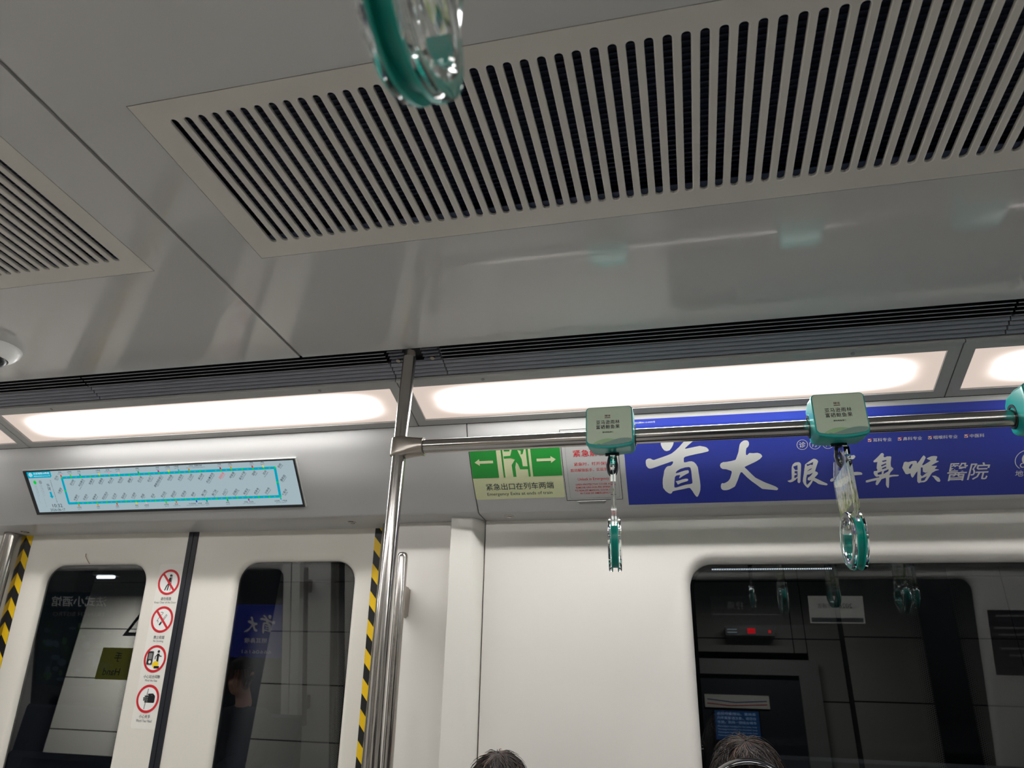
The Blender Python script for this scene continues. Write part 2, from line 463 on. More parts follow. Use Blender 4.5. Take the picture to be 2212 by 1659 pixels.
# far wall beside the seats, with the big window
ZB = FLOOR
WIN1 = (.006, 1.394, -.42, .527)
def add_wall(name, side, x0, x1, wins):
    bm = BM(); panel_with_window(bm, wall_y, side, x0, x1, ZB, .6679, wins, WINLOOPS, .060, .072)
    return struct(name, bm, W_WALL, smooth=30)
wall_far = add_wall('wall_far', 1, JX, 2.064, [WIN1])
WIN2 = (-.06, 1.742, -.62, .527); WIN3 = (-5.50, -3.125, -.62, .527)
wall_near = add_wall('wall_near', -1, JX, 2.064, [WIN2])
add_wall('wall_far_beyond', 1, XL, -3.046, []); add_wall('wall_near_beyond', -1, XL, -3.046, [WIN3])
add_wall('wall_far_end', 1, 2.066, XR, []); add_wall('wall_near_end', -1, 2.066, XR, [])
for n_, side, WN in ((1, 1, WIN1), (2, -1, WIN2), (4, -1, WIN3)):
    wo = bpy.data.objects.new('window_%d' % n_, None); COL.objects.link(wo); wo.location = ((WN[0]+WN[1])/2, mir(2.33, side), H); ORIG[wo.name] = Vector(((WN[0]+WN[1])/2, mir(2.33, side), 0)); tag(wo, kind='structure')
    pane('pane', wall_y, side, WN, .046, .072, wo, GLASSB)
    if side < 0: continue
    frit(wall_y, side, WIN1, .046, .072, wo, .012, dots=[('h', .05, .62, .527-.012, 3, -1), ('v', -.38, .48, .655, 6, -1), ('v', -.38, .48, .75, 5, 1)], bars=[(.655, .75)])
# unseen end walls added to close the car and keep its light in
for n_, x in (('left', XL-.05), ('right', XR)):
    bm = BM(); box(bm, x, x+.05, -.55, 2.48, FLOOR, 1.2); struct('wall_'+n_, bm, W_WALL)

# walls between door jamb and pillar, pillars, jambs
def wall_strip(name, side, x0, x1, yoff=0.0):
    bm = BM()
    prism = [(mir(wall_y(.6679)+yoff, side), .6679), (mir(wall_y(ZB)+yoff, side), ZB), (mir(wall_y(ZB)+.06+yoff, side), ZB), (mir(wall_y(.6679)+.06+yoff, side), .6679)]
    prism_x(bm, prism, x0, x1); return struct(name, bm, W_WALL)
DXC = -1.851
tn = 10
for side, nm in ((1, 'far'), (-1, 'near')):
    for lr in (1, -1):
        X = lambda x: x if lr > 0 else 2*DXC-x
        a, b = sorted((X(-1.003), X(-.70)))
        wall_strip('wall_%s_%s_of_door' % (nm, 'right' if lr > 0 else 'left'), side, a, b)
        # pillar: a slim post that stands proud of the wall, its corner rounded
        bm = BM()
        def pp(t, z): return [(X(x), mir(wall_y(z)+y, side), z) for x, y in ((-.770, .0), (-.770, -.052), (-.767, -.056), (-.700, -.050), (-.692, -.044), (-.6665, -.002), (-.6665, .012))]
        loft(bm, [pp(0, ZB), pp(0, .6679)], True, (True, True)); struct('trim_%d' % tn, bm, W_PILL, smooth=40); tn += 1
        # door jamb: rounded stainless post at the edge of the doorway
        bm = BM()
        def jp(z): return [(X(x), mir(wall_y(z)+y, side), z) for x, y in ((-1.003, .05), (-1.003, -.004), (-1.012, -.010), (-1.026, -.010), (-1.040, -.002), (-1.050, .014), (-1.055, .034), (-1.055, .07))]
        loft(bm, [jp(ZB), jp(.6679)], True, (True, True)); struct('trim_%d' % tn, bm, JAMB, smooth=60); tn += 1

# sliding door leaves
DZ1 = .700
def door_leaf(num, side, x0, x1, win, seal, dots):
    d = bpy.data.objects.new('door_%d' % num, None); COL.objects.link(d)
    o = Vector(((x0+x1)/2, mir(2.40, side), 0)); d.location = o+Vector((0, 0, H)); ORIG[d.name] = o; tag(d, kind='structure')
    bm = BM(); panel_with_window(bm, door_y, side, x0, x1, ZB+.01, DZ1, [win], DOORLOOPS, .032, .075); obj('leaf', bm, W_DOOR, d, smooth=30)
    pane('pane', door_y, side, win, .018, .075, d, GLASS)
    frit(door_y, side, win, .018, .075, d, .007, dots=dots)
    bm = BM()
    prof = [(door_y(ZB)-.004, ZB+.01), (door_y(DZ1)-.004, DZ1), (door_y(DZ1)+.03, DZ1), (door_y(ZB)+.03, ZB+.01)]
    prism_x(bm, side_prof(prof, side), *seal); obj('rubber_seal', bm, RUBBER, d)
    return d
LW, RW = (-2.508, -2.040, -.42, .552), (-1.636, -1.166, -.42, .556)
dotsL = [('h', -2.42, -2.06, .552-.007, 4, -1), ('v', -.40, .50, -2.040-.007, 6, -1)]
dotsR = [('h', -1.40, -1.20, .556-.007, 4, -1), ('v', -.40, .50, -1.166-.007, 6, -1)]
door_leaf(1, 1, -2.613, -1.8725, LW, (-1.872, -1.8525), dotsL)
door_leaf(2, 1, -1.8295, -1.096, RW, (-1.850, -1.830), dotsR)
door_leaf(3, -1, -2.613, -1.8725, LW, (-1.872, -1.8525), [])
door_leaf(4, -1, -1.8295, -1.096, RW, (-1.850, -1.830), [])

# ------------------------------------------------------------------ hazard tapes along the door pockets
def hazard_tape(x0, x1, side, label, phase):
    t = thing('hazard_tape', label, 'warning tape', ((x0+x1)/2, mir(2.36, side), .2), 'hazard tapes beside the doors')
    bm = BM(); y = lambda z: door_y(z)+.001
    lo, hi = -.95, DZ1; w_ = x1-x0; P = .0945; rise = w_*1.15
    box_prof = [(y(lo)-.001, lo), (y(hi)-.001, hi), (y(hi)+.03, hi), (y(lo)+.03, lo)]
    prism_x(bm, side_prof(box_prof, side), x0, x1); obj('backing', bm, BLK, t)
    art = Art(lambda u, v, h: (u, mir(y(v)-.001-h, side), v)); k = -2
    while lo+phase+k*P < hi+rise:
        v0 = lo+phase+k*P            # stripe falls to the right
        pl = [(x0, v0), (x1, v0-rise), (x1, v0-rise+P/2), (x0, v0+P/2)]
        pl = [(u, min(max(v, lo), hi)) for u, v in pl]
        if max(p[1] for p in pl)-min(p[1] for p in pl) > .004: art.poly([pl], YEL, .0005)
        k += 1
    art.build('yellow_stripe', t)
hazard_tape(-1.0955, -1.062, 1, 'yellow and black striped tape behind the steel pole at the right door edge', .03)
hazard_tape(-2.650, -2.6135, 1, 'yellow and black striped tape at the left door edge near the picture border', .01)
hazard_tape(-1.0955, -1.062, -1, 'yellow and black tape mirrored dimly in the right door window', .05)

# ------------------------------------------------------------------ ceiling air vents
SP, SW = .0290, .0148          # slot spacing and width
def air_vent(k, label, last=None):
    a, b = vent_span(k)
    t = thing('air_vent', label, 'vent', ((a+b)/2, (VY0+VY1)/2, CZ), 'slotted ceiling vents')
    bm = BM(); x = a+.0625; n = int((b-a-.125)/SP)+1; xs = []
    sy0, sy1 = VY0+.043, VY1-.050
    xs = [a+.0625+i*(b-a-.125)/(n-1) for i in range(n)]; p = xs[1]-xs[0]
    def slot(xc, o): 
        r = SW/2+o; return [(xc+r*math.cos(t_), sy1-SW/2+r*math.sin(t_)) for t_ in [math.pi*i/8 for i in range(9)]]+[(xc-r*math.cos(t_), sy0+SW/2-r*math.sin(t_)) for t_ in [math.pi*i/8 for i in range(9)]]
    z = CZ-.0004
    for xc in xs:
        pts, tri = poly_holes([[(xc-p/2, VY0), (xc+p/2, VY0), (xc+p/2, VY1), (xc-p/2, VY1)], slot(xc, .0018)])
        vv = [bm.verts.new((u, v, z)) for u, v in pts]
        for q in tri: bm.faces.new([vv[i] for i in q])
        loft(bm, [[(u, v, z+dz) for u, v in slot(xc, o)] for o, dz in ((.0018, 0), (.0006, .0007), (0, .0022), (0, .007))])
    for u0, u1 in ((a, xs[0]-p/2), (xs[-1]+p/2, b)):
        vv = [bm.verts.new(q) for q in ((u0, VY0, z), (u1, VY0, z), (u1, VY1, z), (u0, VY1, z))]; bm.faces.new(vv)
    bmesh.ops.remove_doubles(bm, verts=bm.verts[:], dist=1e-6)
    rim = [(a, VY0), (b, VY0), (b, VY1), (a, VY1)]
    loft(bm, [[(u, v, z) for u, v in rim], [(u, v, z+.012) for u, v in rim]])
    obj('faceplate', bm, W_VENT, t)
    bm = BM(); box(bm, a, b, VY0, VY1, CZ+.09, CZ+.10); loft(bm, [[(u, v, CZ+.012) for u, v in rim], [(u, v, CZ+.095) for u, v in rim]]); obj('duct', bm, DUCT, t)
    bm = BM(); y = VY0+.02
    while y < VY1-.02:
        box(bm, a+.01, b-.01, y, y+.0035, CZ+.030, CZ+.034); y += .0125
    box(bm, a+.01, b-.01, VY1-.066, VY1-.030, CZ+.0075, CZ+.010)
    obj('coil', bm, COIL, t)
air_vent(0, 'large cream slotted air vent across the top right of the ceiling')
air_vent(-1, 'cream slotted air vent corner at the left border above the camera dome')

# ------------------------------------------------------------------ air diffuser strips between ceiling and light panels
D0, D1 = Vector((0, 1.665, 1.0)), Vector((0, 1.780, .963)); DD = (D1-D0); DL = DD.length; DD.normalize(); DN = Vector((0, -DD.z*-1, 0))
DN = Vector((0, DD.z, -DD.y))                  # towards the room
def dp(x, s, h, side):
    q = D0+DD*s+DN*h; return (x, mir(q.y, side), q.z)
def dbox(bm, x0, x1, s0, s1, h0, h1, side, mi=0):
    a = [bm.verts.new(dp(x, s, h, side)) for x in (x0, x1) for s, h in ((s0, h0), (s1, h0), (s1, h1), (s0, h1))]
    for f in ((0,1,2,3),(4,5,6,7),(0,1,5,4),(1,2,6,5),(2,3,7,6),(3,0,4,7)): bm.faces.new([a[i] for i in f]).material_index = mi
def diffuser(x0, x1, side, label, blank=False):
    t = thing('air_diffuser', label, 'air diffuser', ((x0+x1)/2, mir(1.72, side), .985), 'dark slatted air diffusers along the ceiling edge')
    bm = BM(); dbox(bm, x0, x1, -.01, DL+.004, -.032, -.026, side); obj('backing', bm, SLATD, t)
    bm = BM()
    for i in range(4):
        s = .010+i*.0132
        if blank: dbox(bm, x0+.004, -.768, s, s+.0014, -.024, -.003, side); obj('blade', bm, SLAT, t); bm = BM(); dbox(bm, -.712, x1-.004, s, s+.0014, -.024, -.003, side)
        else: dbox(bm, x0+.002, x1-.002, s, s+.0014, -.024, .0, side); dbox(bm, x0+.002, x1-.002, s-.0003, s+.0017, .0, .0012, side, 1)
        if blank: obj('blade', bm, SLAT, t); bm = BM()
    if not blank: obj('blade', bm, [SLATD, BLADE], t)  # shade between blades put into black side faces; only front edges stay pale
    else: bm.free()
    bm = BM()
    for i in range(4):
        s = .0585+i*.0152
        pr = [(s, -.012), (s+.0014, -.006), (s+.0070, -.0010), (s+.0104, -.0010), (s+.0108, -.018)]
        loft(bm, [[dp(x, a, b, side) for a, b in pr] for x in (x0+.001, x1-.001)], True, (True, True))
    obj('slat', bm, SLAT, t)
    if blank:
        for x in (x0+.028, x1-.028):
            bm = BM(); c = Vector(dp(x, .047, -.004, side)); n = Vector(DN); n.y *= side
            disc(bm, c-n*.012, n, .0065, .014, 16); obj('bolt', bm, STEELM, t, smooth=40)
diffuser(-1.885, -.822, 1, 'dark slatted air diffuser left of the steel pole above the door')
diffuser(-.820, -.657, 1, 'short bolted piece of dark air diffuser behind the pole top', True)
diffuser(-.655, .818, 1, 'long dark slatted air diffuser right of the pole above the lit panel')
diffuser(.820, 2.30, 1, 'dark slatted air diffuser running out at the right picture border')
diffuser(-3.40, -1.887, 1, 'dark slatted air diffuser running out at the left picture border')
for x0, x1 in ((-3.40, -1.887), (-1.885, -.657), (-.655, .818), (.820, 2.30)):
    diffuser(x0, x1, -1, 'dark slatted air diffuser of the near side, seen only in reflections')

# ------------------------------------------------------------------ light panels
L0, L1 = (1.7815, .9625), (2.004, .9062)
def lpt(t, h): 
    y = L0[0]+t*(L1[0]-L0[0]); z = L0[1]+t*(L1[1]-L0[1]); n = (L1[1]-L0[1], -(L1[0]-L0[0])); q = math.hypot(*n)
    return y+n[0]/q*h, z+n[1]/q*h
LP = 1.555
def light_panel(k, side, label):
    x0, x1 = -.825+k*LP+.0015, .730+k*LP-.0015
    t = thing('light_panel', label, 'ceiling light', ((x0+x1)/2, mir(1.89, side), .935), 'glowing light panels of the '+('far' if side > 0 else 'near')+' side')
    P = lambda x, tt, h: (x, mir(lpt(tt, h)[0], side), lpt(tt, h)[1])
    ta, tb = .165, .885; xa, xb = x0+.031, x1-.031
    bm = BM()
    out = [(x0, 0), (x1, 0), (x1, 1), (x0, 1)]; inn = [(xa, ta), (xb, ta), (xb, tb), (xa, tb)]
    loft(bm, [[P(x, q, -.02) for x, q in out], [P(x, q, .0) for x, q in out], [P(x, q, .0) for x, q in inn], [P(x, q, -.008) for x, q in inn]])
    loft(bm, [[P(x, q, h) for q, h in ((0, .0), (.0, .004), (.035, .004), (.05, .0))] for x in (x0, x1)], True, (True, True))
    obj('frame', bm, LFRAME, t)
    bm = BM(); bm.faces.new([bm.verts.new(P(x, q, -.006)) for x, q in inn]); 
    loft(bm, [[P(x, q, -.006) for x, q in inn], [P(x, q, -.012) for x, q in inn]], True, (False, True)); obj('diffuser', bm, LAMPM, t)
    for x in (x0+.268, x1-.262):
        bm = BM(); c = Vector(P(x, .105, -.002)); n = Vector(P(x, .105, 1))-Vector(P(x, .105, 0)); disc(bm, c, n, .0052, .0032, 16); obj('screw', bm, GREY, t, smooth=40)
light_panel(0, 1, 'longest glowing light panel, right of the steel pole above the blue advert')
light_panel(-1, 1, 'glowing light panel left of the steel pole above the route display')
light_panel(1, 1, 'glowing light panel cut by the right picture border')
light_panel(-2, 1, 'glowing light panel just showing a corner at the left picture border')
light_panel(-3, 1, 'glowing light panel of the far side beyond the left picture border')
for k in (-3, -2, -1, 0, 1): light_panel(k, -1, 'glowing light panel of the near side, seen only in reflections')

# ------------------------------------------------------------------ grab poles and rails
def grab_pole(x, y, label, lean, side):
    t = thing('grab_pole', label, 'pole', (x, y, FLOOR), 'stainless grab poles')
    ax = lambda z: (x+lean*(.004*min(1-z, 1.3)+.022*min(1-z, 1.3)**2), y, z)
    bm = BM(); tube(bm, [ax(FLOOR), ax(-.7)]+[ax(-.3+.051*i) for i in range(26)], .0190, 32); obj('tube', bm, STEEL, t, smooth=50)
    bm = BM(); tube(bm, [ax(.968), ax(.999)], .0182, 4, True); bmesh.ops.bevel(bm, geom=bm.edges[:], offset=.004, segments=3, affect='EDGES', clamp_overlap=True); obj('ceiling_socket', bm, STEELM, t, smooth=40)
    bm = BM(); tube(bm, [ax(FLOOR), ax(FLOOR+.02)], .04, 28); obj('foot_flange', bm, STEELM, t, smooth=40)
    return t
YR, ZR = 1.676, .696
PX = -.741
grab_pole(PX, YR, 'tall brushed steel pole standing in front of the right door edge', 1.0, 1)
YN = .270
grab_pole(PX, YN, 'steel pole of the near side, seen only in reflections', .0, -1)
def grab_rail(y, x0, x1, label):
    t = thing('grab_rail', label, 'rail', (x0, y, ZR), 'overhead steel rails')
    bm = BM(); tube(bm, [(x0+.055, y, ZR), (x1, y, ZR)], .0190, 36); obj('tube', bm, STEELX, t, smooth=50)
    # joint: sleeve round the pole that flares into a socket for the rail
    bm = BM()
    def sec(x, hy, hz, e):
        out = []
        for k in range(32):
            a = 2*math.pi*k/32; c, s = math.cos(a), math.sin(a)
            out.append((x0+x, y+hy*math.copysign(abs(c)**e, c), ZR+hz*math.copysign(abs(s)**e, s)))
        return out
    loft(bm, [sec(-.0225, .006, .022, .3), sec(-.0215, .013, .0265, .3), sec(-.015, .0195, .028, .3), sec(.0, .0225, .0285, .35), sec(.018, .0228, .0285, .5), sec(.040, .0235, .0265, .8), sec(.062, .0245, .0250, 1), sec(.070, .0250, .0252, 1), sec(.070, .0195, .0195, 1), sec(.060, .0195, .0195, 1)], True, (True, False))
    obj('joint_sleeve', bm, STEELM, t, smooth=40)
    return t
xr = PX+.0035
grab_rail(YR, xr, 3.2, 'long horizontal steel rail carrying the teal straps in front of the blue advert')
grab_rail(YN, PX, 3.2, 'overhead steel rail of the near side, seen only in reflections')

# vertical grab handle by the doorway
def grab_bar(x, side, label):
  global t
  t = thing('grab_bar', label, 'handle', (x, mir(2.2, side), FLOOR), 'grab bars beside the doors')
  bm = BM(); ax = lambda z: (x, mir(2.2+.1*(.54-z), side), z)
  tube(bm, [ax(-.60), ax(0), ax(.524), ax(.533), ax(.5385), ax(.5405)], .0175, 28, True, 0, radii=[.0175, .0175, .0175, .0158, .0115, .005]); obj('bar', bm, STEEL, t, smooth=50)
  for zc in (.398, -.45):
    bm = BM(); y = 2.2+.1*(.54-zc)
    y0_, y1_ = sorted((mir(y+.012, side), mir(wall_y(zc)+.004, side))); box(bm, x-.024, x-.0080, y0_, y1_, zc-.050, zc+.050); bmesh.ops.bevel(bm, geom=bm.edges[:], offset=.006, segments=3, affect='EDGES'); obj('bracket', bm, STEELM, t, smooth=40)
grab_bar(-.912, 1, 'short steel grab bar with rounded top just right of the tall pole')
grab_bar(-2.85, -1, 'steel grab bar of the near side mirrored in the right door window')

# ------------------------------------------------------------------ hand straps
def outline(hw, z0, z1, r, bulge, n=7):
    """Rounded rectangle in (x, z) whose bottom edge bulges downward."""
    pts = rrect(-hw, hw, z0, z1, r, n); out = []
    for x, z in pts:
        if z < (z0+z1)/2: z -= bulge*(1-(x/hw)**2)
        out.append((x, z))
    b = [(hw*f, z0-bulge*(1-f*f)) for f in (-.6, -.3, 0, .3, .6)]
    i = 3*(n+1)                                # between lower left and lower right corner
    return out[:i]+b+out[i:]
def ring_pt(a, rho=0.0):
    f = lambda q: (.0600*math.cos(q)*(1-.24*max(0.0, -math.sin(q))**1.3), -.273+.0505*math.sin(q))
    y, z = f(a); e = 1e-3; y2, z2 = f(a+e); y1, z1 = f(a-e); ty, tz = y2-y1, z2-z1; L = math.hypot(ty, tz)
    ny, nz = tz/L, -ty/L
    return y+ny*rho, z+nz*rho
def sweep(bm, prof, a0, a1, n, closed):
    loops = []
    for k in range(n if closed else n+1):
        a = a0+(a1-a0)*k/n
        loops.append([(x,)+ring_pt(a, rho) for rho, x in prof])
    if closed: loops.append(loops[0])
    if closed:
        rings = [[bm.verts.new(p) for p in L] for L in loops[:-1]]; rings.append(rings[0]); m = len(prof)
        for A, B in zip(rings, rings[1:]):
            for i in range(m): bm.faces.new((A[i], A[(i+1) % m], B[(i+1) % m], B[i]))
    else: loft(bm, loops, True, (True, True))
def make_strap():
    t = thing('hand_strap', '', 'hand strap', (0, 0, 0), 'teal and clear hand straps')
    # clamp body round the rail
    bm = BM(); n = 7
    secs = [(-.0775, .0560, -.0490, .0495, .009, .0080), (-.0765, .0572, -.0500, .0505, .010, .0082), (-.0700, .0578, -.0505, .0510, .010, .0084), (-.0695, .0562, -.0480, .0505, .010, .0080), (-.030, .0580, -.0455, .0580, .012, .0065), (.016, .0555, -.0370, .0590, .012, .0045), (.034, .0525, -.0290, .0520, .012, .0030), (.040, .0450, -.0230, .0440, .010, .0020)]
    loft(bm, [[(x, y, z) for x, z in outline(hw, z0, z1, r, b)] for y, hw, z0, z1, r, b in secs], True, (True, True)); obj('clamp_body', bm, TEAL, t, smooth=35)
    for s in (-1, 1):                              # black ring added for the shade inside the opening where the rail enters
        bm = BM(); lo = []
        for x, k in ((s*.0550, 1.0), (s*.0588, 1.0), (s*.0588, .80), (s*.0550, .78)):
            lo.append([(x, k*.0255*math.cos(q), k*.0255*math.sin(q)+(.006*k if math.sin(q) > 0 else 0)) for q in [2*math.pi*i/24 for i in range(24)]])
        loft(bm, lo); obj('opening_shade', bm, BLACK, t, smooth=40)
    # printed card on the front
    cm = lambda u, v, h: (u, -.0775-h, v)
    art = Art(cm); o = outline(.0545, -.0440, .0480, .008, .0078); art.poly([o], CARD, .0012)
    def clipb(pts): return [(u, max(v, -.0440-.0078*(1-(u/.0545)**2)+.0004)) for u, v in pts]
    base = [(-.0540+.0012*i, -.060) for i in range(91)]
    def hill(f, m, h, u0, u1, nn=30):
        top = [(u0+(u1-u0)*i/nn, f(u0+(u1-u0)*i/nn)) for i in range(nn+1)]; bot = [(u, -.0440-.0078*(1-(u/.0545)**2)+.0004) for u, _ in top]
        keep = [(a, b) for a, b in zip(top, bot) if a[1] > b[1]+1e-4]
        if len(keep) > 2: art.poly([[a for a, b in keep]+[b for a, b in reversed(keep)]], m, h)
    hill(lambda u: -.0345-9*(u+.004)**2 if u < .02 else -.0345-9*(u+.004)**2, HILLA, .0014, -.044, .036)
    hill(lambda u: -.0345-6*(u-.036)**2 if u > .012 else -.0379-.32*(.012-u), HILLB, .0016, -.02, .0535)
    hill(lambda u: -.0478+.0012*math.sin(u*420)-.05*max(0, u), HILLB, .0015, -.045, .0)
    art.build('advert_card', t)
    art = Art(cm)
    art.text('臻味', -.0035, .0255, .0062, INKM, .0018, width=.014, bold=.02).rect(-.0105, .0035, .0192, .0208, INKM, .0018)
    art.text('亚马逊雨林', -.003, .0085, .0108, INKB, .0018, width=.057, bold=.012, spacing=1.15)
    art.text('富硒鲍鱼果', -.003, -.0040, .0108, INKB, .0018, width=.057, bold=.012, spacing=1.15)
    art.text('臻味鲍鱼果仁', -.003, -.0180, .0042, INKB, .0018, width=.027, bold=.02)
    art.build('lettering', t)
    # cord: black loop between clamp and blade
    bm = BM(); box(bm, -.010, .010, -.024, -.006, -.058, -.043); bmesh.ops.bevel(bm, geom=bm.edges[:], offset=.003, segments=2, affect='EDGES')
    pts = [(.0115*math.sin(q)*(1 if math.cos(q) < .2 else .85), -.014-.006*(1-math.cos(q))*.5, -.080+.0285*math.cos(q)) for q in [2*math.pi*i/28 for i in range(29)]]
    tube(bm, pts, .0042, 10, False); tube(bm, [(-.017, -.014, -.051), (.017, -.014, -.051)], .0042, 10); obj('cord_loop', bm, RUBBER, t, smooth=45)
    hang = []
    # clear blade with a notch for the cord
    bm = BM(); hw = .0062
    pl = [(-.074, -.080), (-.068, -.074), (-.030, -.074), (.040, -.074), (.074, -.108), (.074, -.212), (.066, -.224), (.040, -.226), (-.040, -.226), (-.066, -.224), (-.074, -.212)]
    hole = [(-.018+.010*math.cos(q), -.094+.010*math.sin(q)) for q in [2*math.pi*i/16 for i in range(16)]]
    pts, tri = poly_holes([pl, hole])
    for s in (-1, 1):
        vv = [bm.verts.new((s*hw, a, b)) for a, b in pts]
        for q in tri: bm.faces.new([vv[i] for i in q])
    for L in (pl, hole): loft(bm, [[(-hw, a, b) for a, b in L], [(hw, a, b) for a, b in L]])
    bmesh.ops.remove_doubles(bm, verts=bm.verts[:], dist=1e-6); hang.append(obj('clear_blade', bm, ACRY, t))
    # picture card sealed inside the blade
    bm = BM(); box(bm, -.0010, .0010, -.066, .066, -.205, -.112); hang.append(obj('picture_card', bm, PICT, t))
    # clear ring with an open channel round its rim, lined in teal
    bm = BM()
    prof = [(-.0110, -.0110), (-.0110, .0110), (-.0085, .0140), (.0000, .0160), (.0100, .0150), (.0115, .0135), (.0115, .0086), (.0, .0086), (.0, -.0086), (.0115, -.0086), (.0115, -.0135), (.0100, -.0150), (.0, -.0160), (-.0085, -.0140)]
    sweep(bm, prof, 0, 2*math.pi, 64, True); hang.append(obj('clear_ring', bm, ACRY, t, smooth=35))
    bm = BM()
    u = [(.0125, -.0084), (.0004, -.0084), (.0004, .0084), (.0125, .0084), (.0125, .0056), (.0032, .0052), (.0032, -.0052), (.0125, -.0056)]
    sweep(bm, u, math.radians(146), math.radians(394), 60, False)
    hang.append(obj('teal_grip_lining', bm, TEALD, t, smooth=35))
    return t
# picture on the strap card: pale sky above green and brown scrub
PICT = bpy.data.materials.new('strap_picture'); PICT.use_nodes = True
_nt = PICT.node_tree; _b = _nt.nodes['Principled BSDF']; _b.inputs['Roughness'].default_value = .4
_tc = _nt.nodes.new('ShaderNodeTexCoord'); _n1 = _nt.nodes.new('ShaderNodeTexNoise'); _n1.inputs['Scale'].default_value = 55; _n1.inputs['Detail'].default_value = 5
_sx = _nt.nodes.new('ShaderNodeSeparateXYZ'); _ad = _nt.nodes.new('ShaderNodeMath'); _ad.operation = 'MULTIPLY_ADD'; _ad.inputs[1].default_value = 3.4; _ad.inputs[2].default_value = .93
_am = _nt.nodes.new('ShaderNodeMath'); _am.operation = 'ADD'
_cr = _nt.nodes.new('ShaderNodeValToRGB'); _nt.links.new(_tc.outputs['Object'], _n1.inputs['Vector']); _nt.links.new(_tc.outputs['Object'], _sx.inputs[0])
_nt.links.new(_sx.outputs[2], _ad.inputs[0]); _nt.links.new(_ad.outputs[0], _am.inputs[0]); _nt.links.new(_n1.outputs['Fac'], _am.inputs[1]); _nt.links.new(_am.outputs[0], _cr.inputs[0])
for p_, c_ in ((.62, (84, 104, 70)), (.72, (150, 168, 96)), (.80, (214, 210, 180)), (.90, (232, 230, 222)), (1.0, (196, 214, 220))):
    e_ = _cr.color_ramp.elements.new(p_); e_.color = (*lin(c_), 1)
_cr.color_ramp.elements.remove(_cr.color_ramp.elements[0])
_nt.links.new(_cr.outputs[0], _b.inputs['Base Color'])
def copy_tree(o, parent=None):
    c = o.copy(); COL.objects.link(c); c.parent = parent
    for ch in list(o.children): copy_tree(ch, c)
    return c
strap0 = make_strap()
STRAPS = [
    (-.162, YR, 0, 5.0, 'teal and clear hand strap hanging edge-on in front of the red unlock notice'),
    (.362, YR, 0, 1.0, 'teal and clear hand strap turned to show its ring, in front of the blue advert'),
    (.795, YR, 0, 0.0, 'hand strap clamp of which only a teal edge enters at the right picture border'),
    (-.150, YN, 180, 0.0, 'large blurred hand strap ring hanging into the top edge of the picture'),
    (.36, YN, 180, 8.0, 'hand strap reflected in the big window, leftmost of three'),
    (.80, YN, 180, -12.0, 'hand strap reflected in the big window, in front of the reflected white notice'),
    (1.22, YN, 180, 5.0, 'hand strap reflected in the big window, rightmost of three')]
for i, (x, y, rz, sw, lab) in enumerate(STRAPS):
    o = strap0 if i == 0 else copy_tree(strap0)
    o.location = (x, y, ZR+H); o.rotation_euler.z = math.radians(rz); o['label'] = lab
    for ch in o.children:
        if ch.name.split('.')[0] in ('clear_blade', 'picture_card', 'clear_ring', 'teal_grip_lining'): ch.rotation_euler.z = math.radians(sw)

